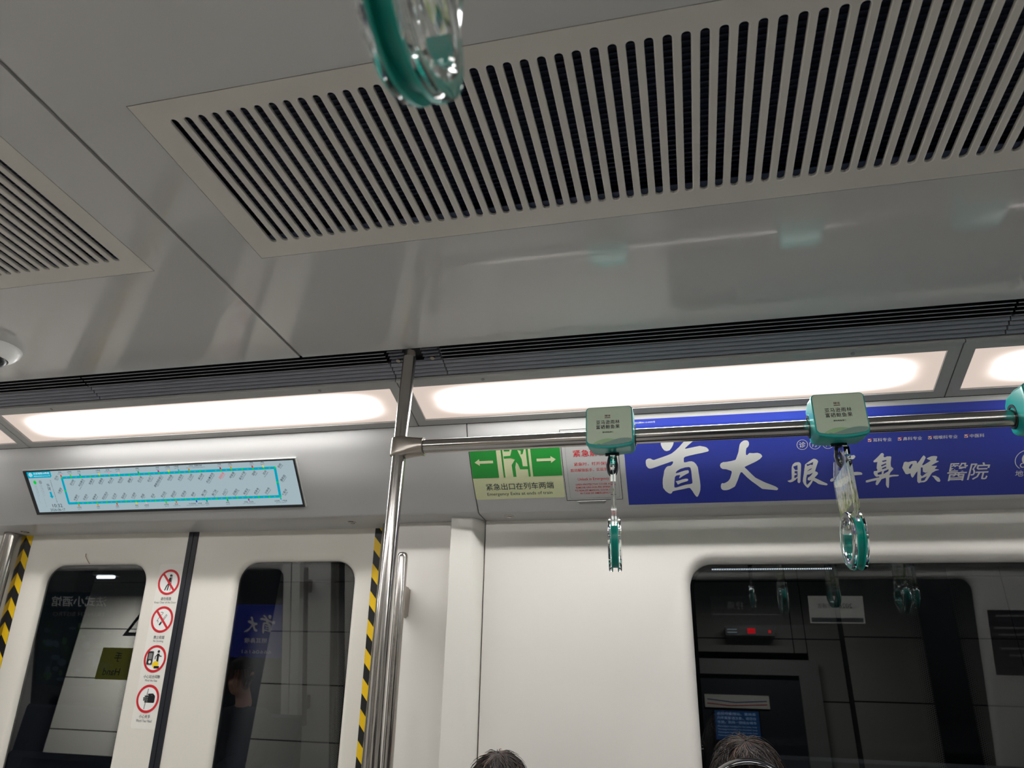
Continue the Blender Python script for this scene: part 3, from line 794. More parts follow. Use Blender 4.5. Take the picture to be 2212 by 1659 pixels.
# ------------------------------------------------------------------ blue hospital advert on the cove
BRUSH = {'shou':[[[0.0145,0.0916],[0.0007,0.1069],[-0.0119,0.1181],[-0.0224,0.1262],[-0.0367,0.132],[-0.0614,0.14],[-0.0768,0.1448],[-0.0818,0.1434],[-0.0856,0.1402],[-0.0916,0.1391],[-0.0978,0.1412],[-0.1014,0.1454],[-0.1021,0.153],[-0.101,0.1629],[-0.0959,0.1704],[-0.0899,0.1726],[-0.0817,0.1709],[-0.063,0.1645],[-0.0425,0.1578],[-0.024,0.1516],[-0.0204,0.1518],[-0.0198,0.1548],[-0.0226,0.1608],[-0.0279,0.1653],[-0.037,0.1667],[-0.0423,0.1708],[-0.048,0.1804],[-0.051,0.1951],[-0.0543,0.2088],[-0.0557,0.2226],[-0.0555,0.2389],[-0.0486,0.2508],[-0.0409,0.2581],[-0.035,0.2609],[-0.0308,0.259],[-0.0274,0.2528],[-0.0161,0.2497],[0.0002,0.2468],[0.0206,0.2424],[0.0256,0.2431],[0.032,0.2537],[0.0374,0.2655],[0.042,0.2727],[0.0449,0.2746],[0.0481,0.2717],[0.0526,0.2614],[0.0558,0.25],[0.0568,0.2362],[0.0559,0.2155],[0.0539,0.1948],[0.0521,0.1737],[0.0477,0.1638],[0.0422,0.1571],[0.0355,0.1538],[0.0276,0.1539],[0.0175,0.1564],[0.0126,0.1562],[0.0118,0.1525],[0.0128,0.1418],[0.0166,0.1387],[0.0306,0.1351],[0.0486,0.1316],[0.0684,0.1283],[0.0842,0.1247],[0.0873,0.1217],[0.0856,0.1173],[0.081,0.1118],[0.0733,0.1089],[0.0618,0.1062],[0.0539,0.1073],[0.04,0.1098],[0.0201,0.1132],[0.0174,0.112],[0.0287,0.1018],[0.041,0.0918],[0.0494,0.0839],[0.0362,0.0749]],[[-0.0144,0.1886],[-0.01,0.183],[0.0003,0.1769],[0.0145,0.1728],[0.0255,0.1717],[0.0303,0.1743],[0.0321,0.1848],[0.0327,0.2031],[0.0337,0.2215],[0.033,0.2272],[0.0273,0.2293],[0.0132,0.231],[0.001,0.2345],[-0.0155,0.2397],[-0.0205,0.2397],[-0.0217,0.2355],[-0.0199,0.2194],[-0.0177,0.2033],[-0.013,0.1985],[-0.0029,0.1971],[-0.0016,0.1989],[-0.0055,0.2073],[-0.0035,0.208],[0.0049,0.202],[0.0152,0.196],[0.0244,0.1913],[0.0251,0.1857],[0.0229,0.1822],[0.0139,0.1829],[0.0038,0.1859],[-0.0084,0.19],[-0.0135,0.1909]]],'shou_dot':[[[-0.0529,0.0893],[-0.0525,0.0979],[-0.0491,0.1077],[-0.0436,0.1155],[-0.0368,0.118],[-0.0277,0.1156],[-0.0223,0.109],[-0.0167,0.0996],[-0.0142,0.0912],[-0.0174,0.0806],[-0.0309,0.0736],[-0.0472,0.0791]]],'shou_bar':[[[-0.0166,0.2184],[-0.006,0.2158],[0.0043,0.2123],[0.0154,0.2102],[0.0203,0.2113],[0.0217,0.2153],[0.0189,0.2186],[0.0097,0.2217],[-0.0005,0.2247],[-0.0098,0.2295],[-0.0117,0.2278],[-0.0125,0.2238]]],'da':[[[0.1938,0.0948],[0.1877,0.096],[0.1808,0.1009],[0.1767,0.107],[0.1743,0.1184],[0.1719,0.1309],[0.1675,0.1434],[0.1642,0.1517],[0.1622,0.1548],[0.1505,0.1579],[0.1368,0.1601],[0.1271,0.1603],[0.1202,0.1637],[0.117,0.1699],[0.1185,0.1775],[0.1241,0.1825],[0.1338,0.1835],[0.1434,0.1873],[0.1496,0.1905],[0.1502,0.1955],[0.1475,0.2055],[0.1443,0.2156],[0.1391,0.2233],[0.1311,0.2287],[0.1251,0.2307],[0.1213,0.2294],[0.1182,0.2327],[0.1163,0.2407],[0.1176,0.2487],[0.1223,0.2535],[0.1311,0.2545],[0.139,0.253],[0.1509,0.247],[0.1579,0.2422],[0.1622,0.2321],[0.1675,0.2187],[0.1718,0.2054],[0.1759,0.1959],[0.1798,0.1956],[0.1854,0.2026],[0.1946,0.2142],[0.2059,0.2259],[0.219,0.2377],[0.2303,0.2483],[0.2369,0.2538],[0.2474,0.2553],[0.2627,0.2575],[0.2779,0.2598],[0.2814,0.257],[0.2809,0.2525],[0.2743,0.247],[0.2592,0.2392],[0.2441,0.2319],[0.229,0.2223],[0.2177,0.2151],[0.2065,0.2023],[0.1963,0.1896],[0.1885,0.1809],[0.1881,0.1783],[0.1959,0.1744],[0.2076,0.1689],[0.2212,0.1623],[0.2328,0.1548],[0.2388,0.1477],[0.2385,0.1445],[0.2344,0.1391],[0.226,0.1355],[0.2146,0.1361],[0.2032,0.1349],[0.2002,0.1375],[0.1972,0.141],[0.194,0.141],[0.193,0.1372],[0.1936,0.1277],[0.1953,0.1194],[0.2002,0.1154],[0.2033,0.1083],[0.2027,0.1009],[0.1991,0.0961]]],'yan_l':[[[0.3361,0.1698],[0.3295,0.171],[0.3237,0.1762],[0.3207,0.1844],[0.3201,0.1998],[0.3203,0.2154],[0.3198,0.2247],[0.3124,0.2283],[0.3088,0.2285],[0.3099,0.2321],[0.3156,0.2347],[0.3222,0.233],[0.3305,0.2274],[0.3363,0.2199],[0.3366,0.2257],[0.3362,0.2335],[0.3386,0.2375],[0.3419,0.238],[0.3444,0.2338],[0.345,0.2164],[0.3462,0.1971],[0.3467,0.1781],[0.3449,0.1725],[0.3409,0.17]],[[0.3246,0.1836],[0.3366,0.1791],[0.3369,0.1944],[0.3307,0.1949],[0.3275,0.1905]],[[0.3283,0.1982],[0.3366,0.1982],[0.3365,0.216],[0.3305,0.2206],[0.3269,0.2195],[0.3282,0.2118],[0.3306,0.2109],[0.3342,0.2101],[0.3342,0.2062],[0.3307,0.2057],[0.3285,0.2044]]],'yan_r':[[[0.3815,0.1605],[0.375,0.1647],[0.3652,0.1716],[0.3578,0.1777],[0.356,0.1898],[0.3543,0.2051],[0.3521,0.2205],[0.3509,0.2322],[0.3542,0.242],[0.3599,0.2501],[0.3652,0.2555],[0.3705,0.2485],[0.3762,0.239],[0.3794,0.2313],[0.3859,0.2355],[0.3941,0.2426],[0.4038,0.2459],[0.4168,0.2487],[0.42,0.2461],[0.4183,0.2425],[0.407,0.2363],[0.3957,0.2291],[0.3835,0.2218],[0.3892,0.2153],[0.3932,0.2096],[0.3924,0.2048],[0.3875,0.2017],[0.3851,0.2007],[0.3875,0.1912],[0.3908,0.18],[0.3939,0.1701],[0.3919,0.1655],[0.3863,0.1616]],[[0.3618,0.1769],[0.3667,0.1775],[0.3748,0.1738],[0.3802,0.1708],[0.3787,0.1804],[0.3731,0.1792],[0.3666,0.1826],[0.3633,0.1834]],[[0.3633,0.1997],[0.3698,0.1942],[0.3762,0.1903],[0.3754,0.1935],[0.3698,0.1971],[0.3641,0.2001]],[[0.3627,0.2113],[0.3697,0.2106],[0.3795,0.2052],[0.3746,0.2127],[0.3697,0.2183],[0.3652,0.2211],[0.3645,0.2288],[0.3697,0.2309],[0.3751,0.2282],[0.3729,0.233],[0.3664,0.2415],[0.3623,0.2453],[0.3602,0.2364],[0.3608,0.2228]]],'er':[[[0.4438,0.1623],[0.4676,0.158],[0.4912,0.1542],[0.4951,0.1593],[0.4911,0.1659],[0.4833,0.1681],[0.4824,0.1877],[0.4819,0.2086],[0.4993,0.2074],[0.5104,0.2094],[0.5144,0.2147],[0.5121,0.2174],[0.4971,0.2182],[0.4821,0.2191],[0.4817,0.245],[0.4787,0.2603],[0.4746,0.2524],[0.4739,0.2206],[0.4535,0.2246],[0.4416,0.2342],[0.4296,0.2372],[0.4263,0.2341],[0.4271,0.2303],[0.4311,0.2256],[0.4415,0.2264],[0.4503,0.2187],[0.4516,0.1717],[0.4453,0.1687]],[[0.4587,0.1711],[0.4738,0.1691],[0.4733,0.1817],[0.4586,0.1848]],[[0.4587,0.1905],[0.4734,0.1873],[0.4735,0.1987],[0.4588,0.2019]],[[0.4589,0.2076],[0.4736,0.2044],[0.4738,0.213],[0.459,0.2162]]],'bi':[[[0.5667,0.1515],[0.5629,0.1525],[0.5567,0.1603],[0.5473,0.1705],[0.5424,0.1757],[0.5442,0.1793],[0.5535,0.1788],[0.5521,0.187],[0.5516,0.1983],[0.5541,0.204],[0.5526,0.2068],[0.5448,0.2074],[0.5437,0.2131],[0.5467,0.2208],[0.5515,0.2257],[0.5593,0.2247],[0.5594,0.2279],[0.5532,0.2286],[0.5392,0.2323],[0.5282,0.2353],[0.5235,0.237],[0.5237,0.2427],[0.5284,0.2433],[0.5394,0.2399],[0.5526,0.2372],[0.5502,0.2457],[0.5506,0.2514],[0.5538,0.2535],[0.5569,0.2507],[0.5658,0.2339],[0.5766,0.2296],[0.5776,0.2353],[0.5778,0.2525],[0.5807,0.2602],[0.5847,0.2638],[0.5861,0.2604],[0.586,0.2452],[0.5859,0.229],[0.5952,0.2265],[0.6075,0.2261],[0.6113,0.2244],[0.6105,0.2219],[0.5981,0.221],[0.5857,0.2214],[0.5885,0.213],[0.5959,0.203],[0.5958,0.2002],[0.5895,0.1943],[0.5884,0.1849],[0.5898,0.1653],[0.5883,0.1629],[0.5783,0.1625],[0.5729,0.1654],[0.569,0.1626],[0.5706,0.1573],[0.569,0.1534]],[[0.5652,0.1758],[0.5768,0.1733],[0.5771,0.1772],[0.5675,0.1794]],[[0.563,0.1894],[0.576,0.1834],[0.5769,0.1872],[0.5647,0.1932]],[[0.5656,0.1989],[0.5763,0.1937],[0.5772,0.1985],[0.5665,0.2027]],[[0.5543,0.2135],[0.5659,0.2083],[0.5654,0.2177],[0.5553,0.2192]],[[0.5713,0.2086],[0.5836,0.2025],[0.583,0.209],[0.5701,0.2179]]],'hou':[[[0.6737,0.1637],[0.6698,0.1686],[0.6636,0.1794],[0.6575,0.1886],[0.6565,0.1809],[0.6525,0.1793],[0.643,0.1803],[0.6351,0.1827],[0.6271,0.1811],[0.6231,0.1832],[0.6211,0.1928],[0.6194,0.1995],[0.6233,0.2085],[0.6285,0.2195],[0.6334,0.221],[0.6412,0.218],[0.6432,0.2269],[0.6466,0.2326],[0.6497,0.2301],[0.6556,0.2177],[0.6593,0.212],[0.6594,0.2315],[0.6603,0.2453],[0.6642,0.2508],[0.6697,0.2486],[0.6792,0.248],[0.6854,0.2433],[0.6926,0.229],[0.6969,0.2194],[0.706,0.213],[0.715,0.2105],[0.7137,0.2089],[0.7034,0.2071],[0.7092,0.1986],[0.7084,0.197],[0.699,0.1972],[0.6942,0.196],[0.7048,0.1888],[0.7132,0.1844],[0.7124,0.1824],[0.7061,0.1812],[0.709,0.1704],[0.7082,0.1682],[0.7012,0.1667],[0.6933,0.1675],[0.6855,0.1712],[0.6816,0.1737],[0.6856,0.1767],[0.6927,0.1807],[0.6828,0.1878],[0.6736,0.1941],[0.6704,0.193],[0.6747,0.1836],[0.6793,0.1709],[0.6776,0.1671]],[[0.6365,0.1983],[0.6417,0.1898],[0.6456,0.1881],[0.6458,0.1919],[0.6407,0.2034],[0.6375,0.2036]],[[0.6676,0.2007],[0.6723,0.2009],[0.6737,0.2145],[0.681,0.2183],[0.6872,0.2147],[0.6811,0.2207],[0.672,0.2291],[0.6678,0.224]],[[0.6699,0.2359],[0.6785,0.2323],[0.6847,0.2286],[0.6789,0.2421],[0.6703,0.2441]]],'hou_dot':[[[0.6973,0.2282],[0.7068,0.2286],[0.7166,0.2358],[0.7202,0.2437],[0.7189,0.2486],[0.7125,0.2473],[0.7058,0.2393],[0.7031,0.2343]]]}
def brush(art, keys, m, h=.0010):
    for k in keys: art.poly([[(a, -b) for a, b in L] for L in BRUSH[k]], m, h)
t = thing('blue_advert', 'long blue advert with silver brush lettering behind the steel rail', 'advert', (.4, 2.10, .78))
art = Art(cove_map, CUTS); art.rect(-.1650, 1.62, -.2965, -.0150, BLUE, .0006); art.build('panel', t)
art = Art(cove_map, CUTS)
brush(art, ['shou', 'shou_dot', 'shou_bar', 'da', 'yan_l', 'yan_r', 'er', 'bi', 'hou', 'hou_dot'], ADW)
art.text('醫', .7620, -.2190, .0560, ADW, .0010, width=.050, bold=.012, shear=.12).text('院', .8170, -.2185, .0540, ADW, .0010, width=.050, bold=.016, shear=.15)
art.build('brush_lettering', t)
art = Art(cove_map, CUTS)
art.text('京医广[2025]第04-13-0935号', -.110, -.0255, .0062, ADW, .0010, width=.090)
art.build('licence_number', t); art = Art(cove_map, CUTS)
for i, ch in enumerate('诊疗科目'):
    u = .3515+i*.0352; art.ring(u, -.1165, .0142, .0155, ADW, .0010, n=32); art.text(ch, u, -.1165, .0175, ADW, .0010, width=.0180, bold=.012)
art.build('round_heading', t)
for u0, s in ((.470, '眼科'), (.5330, '耳科专业'), (.6115, '鼻科专业'), (.6895, '咽喉科专业'), (.7810, '中医科')):
    art = Art(cove_map, CUTS); art.rect(u0-.0045, u0+.0045, -.1165, -.1075, ADW, .0010); art.line([(u0-.0038, -.1110), (u0-.0010, -.1145), (u0+.0062, -.1065)], .0022, RED, .0013)
    art.text(s, u0+.0085+.0062*len(s), -.1120, .0105, ADW, .0010, width=.0122*len(s), bold=.012); art.build('specialty_line', t)
art = Art(cove_map, CUTS); art.ring(.935, -.190, .0290, .0310, ADW, .0010, a0=60, a1=235); art.ring(.935, -.190, .0290, .0310, ADW, .0010, a0=-60, a1=40)
art.disc(.935, -.186, .014, ADW, .0010, ry=.018); art.ring(.925, -.205, .005, .0075, ADW, .0010)
art.build('round_logo', t); art = Art(cove_map, CUTS)
art.text('地址', .928, -.2300, .0190, ADW, .0010, width=.040, bold=.012); art.build('address_text', t); art = Art(cove_map, CUTS); art.text('预约电话', 1.12, -.2300, .0190, ADW, .0010, width=.088, bold=.012)
art.build('phone_text', t)

# near side: notices that show only as reflections in the far glass
def near_map(y0, sl, off): return lambda u, v, h: (-u, 2*YC-(y0+sl*(Z0-v))+off+h, v)
nw = near_map(2.302, .092, .0); ng = near_map(2.302, .092, -.0445)
t = thing('advert_poster', 'dark blue poster on the near window mirrored in the right door window', 'poster', (-3.35, -.40, .05))
art = Art(ng); art.rect(3.140, 3.600, -.150, .255, BLUE, .0010); art.build('panel', t)
art = Art(ng); sx = lambda q: 3.20+(q+.10)*.72
for k in ('shou', 'shou_dot', 'shou_bar', 'da'): art.poly([[(sx(a), .230-b*.72) for a, b in L] for L in BRUSH[k]], ADW, .0014)
art.text('眼耳鼻喉', 3.37, -.020, .040, ADW, .0014, width=.20, bold=.012); art.text('66606161', 3.36, -.105, .026, ADW, .0014, width=.26)
art.build('lettering', t)
t = thing('advert_poster', 'dark green bistro poster on the near window mirrored in the left door window', 'poster', (-5.1, -.42, -.1))
art = Art(ng); art.rect(4.72, 5.46, -.41, .350, POSTG, .0010); art.build('panel', t)
art = Art(ng); art.text('法式小酒馆', 5.07, .275, .085, ADW, .0014, width=.56, bold=.006); art.text('FRENCH BISTRO', 5.07, .170, .034, GREY, .0014, width=.52)
art.build('lettering', t)
art = Art(ng); rn = random.Random(4)
for i in range(60): art.disc(rn.uniform(4.76, 5.42), rn.uniform(-.38, .10), rn.uniform(.015, .05), (LEAF, LEAFD, POSTB)[i % 3], .0014+.0002*i/60, ry=rn.uniform(.012, .035), n=10)
art.build('dish_picture', t)
t = thing('notice_sheet', 'white notice on the near window mirrored in the big window', 'poster', (.93, -.40, .34))
art = Art(ng); art.rect(-1.100, -.765, .250, .422, PAPER, .0010).rect(-1.090, -.775, .258, .285, NAVY, .0014); art.text('2026', -.99, .36, .030, NAVY, .0014).text('检修通告', -.88, .36, .030, NAVY, .0014, width=.12); art.build('sheet', t)
t = thing('display_board', 'dark display board on the near window mirrored in the big window left of the notice', 'display', (.37, -.40, .33))
art = Art(ng); art.rect(-.600, -.140, .246, .420, BLACK, .0010); art.build('board', t)
art = Art(ng); art.rect(-.590, -.150, .300, .305, GREY, .0014); art.text('换乘', -.30, .36, .05, GREY, .0014, bold=.01); art.build('lettering', t)
t = thing('advert_poster', 'dark poster on the near wall mirrored at the right edge of the big window', 'poster', (1.93, -.41, .15))
art = Art(nw); art.rect(-2.060, -1.795, -.040, .340, POSTD, .0010); art.build('panel', t)
art = Art(nw)
for i, (v, wd) in enumerate(((.31, .20), (.24, .22), (.20, .20), (.12, .20), (.08, .16))): art.rect(-2.04, -2.04+wd, v-.010, v, GREY, .0014)
art.build('lettering', t)

# ------------------------------------------------------------------ emergency exit sign
t = thing('exit_sign', 'cream and green emergency exit sticker with running figure behind the rail', 'sign', (-.51, 2.10, .78))
art = Art(cove_map, CUTS); art.poly([rrect(-.6605, -.3640, -.2620, -.062, .006, 3)], CREAM, .0006); art.build('sheet', t)
art = Art(cove_map, CUTS); g = .0009
art.rect(-.6600, -.5715, -.1840, -.064, GREEN, g).rect(-.4590, -.3645, -.1840, -.064, GREEN, g)
art.rect(-.5560, -.5505, -.1840, -.064, GREEN, g).rect(-.4735, -.4670, -.1840, -.064, GREEN, g)
def arrow(c, s):
    L = [(c-s*.0310, -.1290), (c-s*.0145, -.1175), (c-s*.0145, -.1245), (c+s*.0310, -.1245), (c+s*.0310, -.1335), (c-s*.0145, -.1335), (c-s*.0145, -.1405)]
    art.poly([L], CREAM, .0012)
arrow(-.6160, 1); arrow(-.4110, -1)
art.poly([[(-.5330, -.0860), (-.5230, -.0720), (-.5000, -.0640), (-.4860, -.0700), (-.4790, -.0900), (-.4850, -.1070), (-.4915, -.1085), (-.4900, -.0960), (-.5010, -.0930), (-.4900, -.1250), (-.4890, -.1480), (-.4680, -.1490), (-.4690, -.1580), (-.4985, -.1580), (-.5040, -.1400), (-.5095, -.1330), (-.5140, -.1500), (-.5140, -.1830), (-.5240, -.1830), (-.5250, -.1420), (-.5120, -.1240), (-.5250, -.1190), (-.5480, -.1200), (-.5480, -.1120), (-.5260, -.1110), (-.5180, -.0880), (-.5230, -.0850), (-.5280, -.0960), (-.5460, -.0955), (-.5450, -.0880)]], GREEN, g)
art.build('pictogram', t)
art = Art(cove_map, CUTS)
art.text('紧急出口在列车两端', -.5085, -.2165, .0245, NAVY, g, width=.224, bold=.006); art.build('chinese_line', t); art = Art(cove_map, CUTS)
art.text('Emergency Exits at ends of train', -.5120, -.2445, .0148, NAVY, g, width=.216); art.build('english_line', t)

# emergency unlock cover
t = thing('unlock_cover', 'white emergency unlock cover with red lettering behind the first strap', 'cover panel', (-.27, 2.10, .78))
art = Art(cove_map, CUTS)
fr = [(-.3605, -.2755), (-.1820, -.2755), (-.1820, -.0345), (-.3605, -.0345)]; inn = [(a+(.0016 if a < -.3 else -.0016), b+(.0016 if b < -.1 else -.0016)) for a, b in fr]
art.poly([fr, inn], SEAM, .0008); art.poly([inn], W_COVE, .0007); art.poly([rrect(-.3480, -.1900, -.2680, -.050, .006, 3), rrect(-.3472, -.1908, -.2672, -.0508, .0055, 3)], GREY, .0010); art.build('lid', t)
bm = BM(); o1 = [(-.330, -.2765), (-.232, -.2765), (-.240, -.2875), (-.320, -.2875)]
loft(bm, [[cove_map(u, v, .0012) for u, v in o1], [cove_map(-.281+(u+.281)*.9, -.2815+(v+.2815)*.8, .0035) for u, v in o1]], True, (False, True)); obj('finger_lip', bm, GREY, t)
art = Art(cove_map, CUTS)
art.text('紧急解锁', -.272, -.1130, .0230, RED, .0012, width=.105, bold=.015)
art.text('紧急时，打开保护盖', -.262, -.1485, .0115, RED, .0012, width=.125, bold=.012)
art.text('扳动解锁扳手，实现手动开门', -.2620, -.1685, .0115, RED, .0012, width=.150, bold=.012)
art.text('Unlock in Emergency', -.2680, -.2010, .0125, RED, .0012, width=.098, bold=.01)
for i, s in enumerate(('OPEN PROTECTIVE COVER AND', 'REMOVE UNLOCK-PIN SPANNER', 'TO REALIZE MANUAL DOOR-OPEN', 'IN CASE OF EMERGENCY')):
    art.text(s, -.2660, -.2185-.0105*i, .0062, RED, .0012, width=.0048*len(s), bold=.014)
art.build('lettering', t)

# ------------------------------------------------------------------ route display above the door
t = thing('route_display', 'wide lit screen with a cyan loop route map above the doors', 'screen', (-1.845, 2.11, .767))
S0, S1 = (2.0465, .8335), (2.1705, .7010); _sl = math.hypot(S1[0]-S0[0], S1[1]-S0[1]); _sd = ((S1[0]-S0[0])/_sl, (S1[1]-S0[1])/_sl); _sn = (_sd[1], -_sd[0])
def scr_map(u, v, h):
    s = -v-.0825; return (u, S0[0]+_sd[0]*s+_sn[0]*(h+.008), S0[1]+_sd[1]*s+_sn[1]*(h+.008))
def scr_box(bm, u0, u1, v0, v1, h0, h1):
    a = [bm.verts.new(scr_map(u, v, h)) for h in (h0, h1) for u, v in ((u0, v0), (u1, v0), (u1, v1), (u0, v1))]
    for f in ((0,1,2,3),(4,5,6,7),(0,1,5,4),(1,2,6,5),(2,3,7,6),(3,0,4,7)): bm.faces.new([a[i] for i in f])
VT, VB = -.0835, -.2640; UL, UR = -2.4120, -1.2800
bm = BM(); scr_box(bm, UL-.006, UR+.003, VB-.002, VT+.002, -.045, .000); obj('housing', bm, W_COVE, t)
bm = BM(); lo = []
for h, e in ((-.002, 0), (.004, 0), (.004, 1), (.0015, 1)):
    u0, u1, v0, v1 = (UL, UR, VB, VT) if not e else (UL+.0135, UR-.0055, VB+.0095, VT-.0040)
    lo.append([scr_map(u, v, h) for u, v in ((u0, v0), (u1, v0), (u1, v1), (u0, v1))])
loft(bm, lo); obj('bezel', bm, BLACK, t)
art = Art(scr_map); art.rect(UL+.0130, UR-.0050, VB+.0090, VT-.0035, SCR_BG, .0018); art.build('screen', t)
h = .0022; h2 = .0026; h3 = .0030
art = Art(scr_map)
TLc, TRc, BRc, BLc = (-2.2475, -.1168), (-1.3610, -.1135), (-1.3655, -.2212), (-2.2515, -.2216)
art.line([TLc, TRc, BRc, BLc, TLc], .0098, SCR_CY, h)
NT, NB = 22, 21
top = [(-2.2465+(k/21.0)*.8855, -.1167+(k/21.0)*.0032) for k in range(22)]
bot = [(-2.2090+(k/19.0)*.8020, -.2215+(k/19.0)*.0002) for k in range(20)]+[BRc]
allst = [(p, 'r') for p in top]+[(p, 'r') for p in bot]
right = [((TRc[0]+BRc[0])/2, (TRc[1]+BRc[1])/2)]; left = [(-2.2497, -.1700)]
for k, p in enumerate(top+bot+right+left):
    if k == 15: continue                       # the next stop blinks off
    art.disc(p[0], p[1], .0040, SCR_GR, h2, n=14)
for L_, d in ((top, -1), (bot, 1)):
    for a, b in zip(L_, L_[1:]):
        m = ((a[0]+b[0])/2, (a[1]+b[1])/2); art.poly([[(m[0]+d*.0050, m[1]), (m[0]-d*.0030, m[1]+.0028), (m[0]-d*.0030, m[1]-.0028)]], SCR_PALE, h2)
art.build('route_line', t)
NAMES_T = ['', '苏州街', '海淀黄庄', '知春里', '知春路', '西土城', '牡丹园', '健德门', '北土城', '安贞门', '惠新西街南口', '芍药居', '太阳宫', '三元桥', '亮马桥', '农业展览馆', '团结湖', '呼家楼', '金台夕照', '国贸', '双井', '']
PIN_T = ['', 'Suzhou Jie', 'Haidian Huangzhuang', 'Zhichunli', 'Zhichun Lu', 'Xitucheng', 'Mudanyuan', 'Jiandemen', 'Beitucheng', 'Anzhenmen', 'Huixin Xijie Nankou', 'Shaoyaoju', 'Taiyanggong', 'Sanyuanqiao', 'Liangmaqiao', 'Nongye Zhanlanguan', 'Tuanjiehu', 'Hujialou', 'Jintai Xizhao', 'Guomao', 'Shuangjing', '']
NAMES_B = ['长春桥', '车道沟', '慈寿寺', '西钓鱼台', '公主坟', '莲花桥', '六里桥', '西局', '泥洼', '丰台站', '首经贸', '纪家庙', '草桥', '角门西', '角门东', '大红门', '石榴庄', '宋家庄', '成寿寺', '分钟寺']
PIN_B = ['Changchunqiao', 'Chedaogou', 'Cishousi', 'Xidiaoyutai', 'Gongzhufen', 'Lianhuaqiao', 'Liuliqiao', 'Xiju', 'Niwa', 'Fengtai Zhan', 'Shoujingmao', 'Jijiamiao', 'Caoqiao', 'Jiaomen Xi', 'Jiaomen Dong', 'Dahongmen', 'Shiliuzhuang', 'Songjiazhuang', 'Chengshousi', 'Fenzhongsi']
RT = 47
def slant(s, pin, u, v, up, m=SCR_INK):
    art = Art(scr_map)
    n = len(s); L = .0098*n; ca, sa = math.cos(math.radians(RT)), math.sin(math.radians(RT))
    cu, cv = (u+ca*L/2, v+sa*L/2) if up else (u-ca*L/2, v-sa*L/2)
    art.text(s, cu, cv, .0092, m, h, width=L, rot=RT, bold=.014)
    if pin:
        Lp = .0026*len(pin); du, dv = sa*.0082, -ca*.0082
        q = (cu+du, cv+dv) if up else (cu+du+ca*(L-Lp)/2, cv+dv+sa*(L-Lp)/2)
        art.text(pin, q[0], q[1], .0044, m, h, width=Lp, rot=RT)
    o_ = art.build('station_name', t)
    if m is SCR_RED: o_['label'] = 'red station name'
for k, s in enumerate(NAMES_T):
    if s: slant(s, PIN_T[k], top[k][0]+.006, top[k][1]-.0090, False, SCR_RED if s == '团结湖' else SCR_INK)
for k, s in enumerate(NAMES_B): slant(s, PIN_B[k], bot[k][0]-.014, bot[k][1]+.0125, True)
for s, pin, u, v in (('巴沟', 'Bagou', -2.2790, -.1230), ('火器营', 'Huoqiying', -2.2850, -.1790), ('劲松', 'Jinsong', -1.3480, -.1130), ('潘家园', 'Panjiayuan', -1.3500, -.1640), ('十里河', 'Shilihe', -1.3560, -.2170)): slant(s, pin, u, v, True)
XF_T = {0: ('西郊线', 'Xijiao Line', 'red'), 1: ('16号线', 'Line 16', 'green'), 2: ('4号线', 'Line 4', 'teal'), 4: ('13号线', 'Line 13', 'yellow'), 5: ('昌平线', 'Changping Line', 'pink'), 6: ('19号线', 'Line 19', 'pale'), 8: ('8号线', 'Line 8', 'emerald'), 10: ('5号线', 'Line 5', 'purple'), 11: ('13号线', 'Line 13', 'yellow'), 12: ('17号线', 'Line 17', 'sky'), 13: ('12号线、首都机场线', 'Line 12 / Capital Airport Express', 'ochre'), 16: ('3号线', 'Line 3', 'rose'), 17: ('6号线', 'Line 6', 'amber'), 19: ('1号线', 'Line 1', 'red'), 20: ('7号线', 'Line 7', 'sand')}
XF_B = {0: ('12号线', 'Line 12', 'ochre'), 2: ('6号线', 'Line 6', 'amber'), 4: ('1号线', 'Line 1', 'red'), 6: ('9号线', 'Line 9', 'yellow'), 7: ('14号线', 'Line 14', 'pale'), 9: ('16号线', 'Line 16', 'green'), 10: ('房山线', 'Fangshan Line', 'orange'), 12: ('大兴机场线、19号线', 'Daxing Airport Express / Line 19', 'blue'), 13: ('4号线', 'Line 4', 'teal'), 15: ('8号线', 'Line 8', 'emerald'), 17: ('5号线、亦庄线', 'Line 5 / Yizhuang Line', 'purple'), 20: ('14号线、17号线', 'Line 14 / Line 17', 'sky')}
for D, pts, sg in ((XF_T, top, 1), (XF_B, bot, -1)):
    for k, (s, e, c) in D.items():
        art = Art(scr_map); u, v = pts[k]; art.disc(u-.0006*sg, v+sg*.0080, .0033, LINEC[c], h3, ry=.0050, n=12)
        off = .030 if k == 13 and sg > 0 else (-.006 if k == 12 else 0)
        art.text(s, u+off-.002, v+sg*.0190+(.0035 if sg > 0 else .0020), .0062, SCR_INK, h, width=.0058*len(s)-.004, bold=.01)
        art.text(e, u+off-.002, v+sg*.0190-(.0035 if sg > 0 else .0045), .0036, SCR_INK, h, width=.0023*len(e)); art.build('transfer_label', t)
art = Art(scr_map)
art.poly([[(UL+.0130, VT-.0035), (-2.2900, VT-.0035), (-2.2900, -.1080), (-2.2960, -.1135), (UL+.0130, -.1135)]], SCR_CY, h)
art.ring(-2.3830, -.1000, .0062, .0082, SCR_W, h2, n=20, a0=-60, a1=280); art.ring(-2.3830, -.1000, .0022, .0042, SCR_W, h2, n=14)
art.text('北京地铁10号线', -2.3330, -.0955, .0088, SCR_W, h2, width=.072, bold=.012); art.text('Beijing Subway Line 10', -2.3330, -.1065, .0052, SCR_W, h2, width=.072)
art.disc(-2.3740, -.1310, .0068, SCR_GR, h2, ry=.0080); art.disc(-2.3490, -.1308, .0068, SCR_GREY, h2, ry=.0080)
art.text('本侧开门', -2.3745, -.1640, .0068, SCR_GREY, h2, width=.044, rot=-90); art.text('对侧开门', -2.3495, -.1640, .0068, SCR_GREY, h2, width=.044, rot=-90)
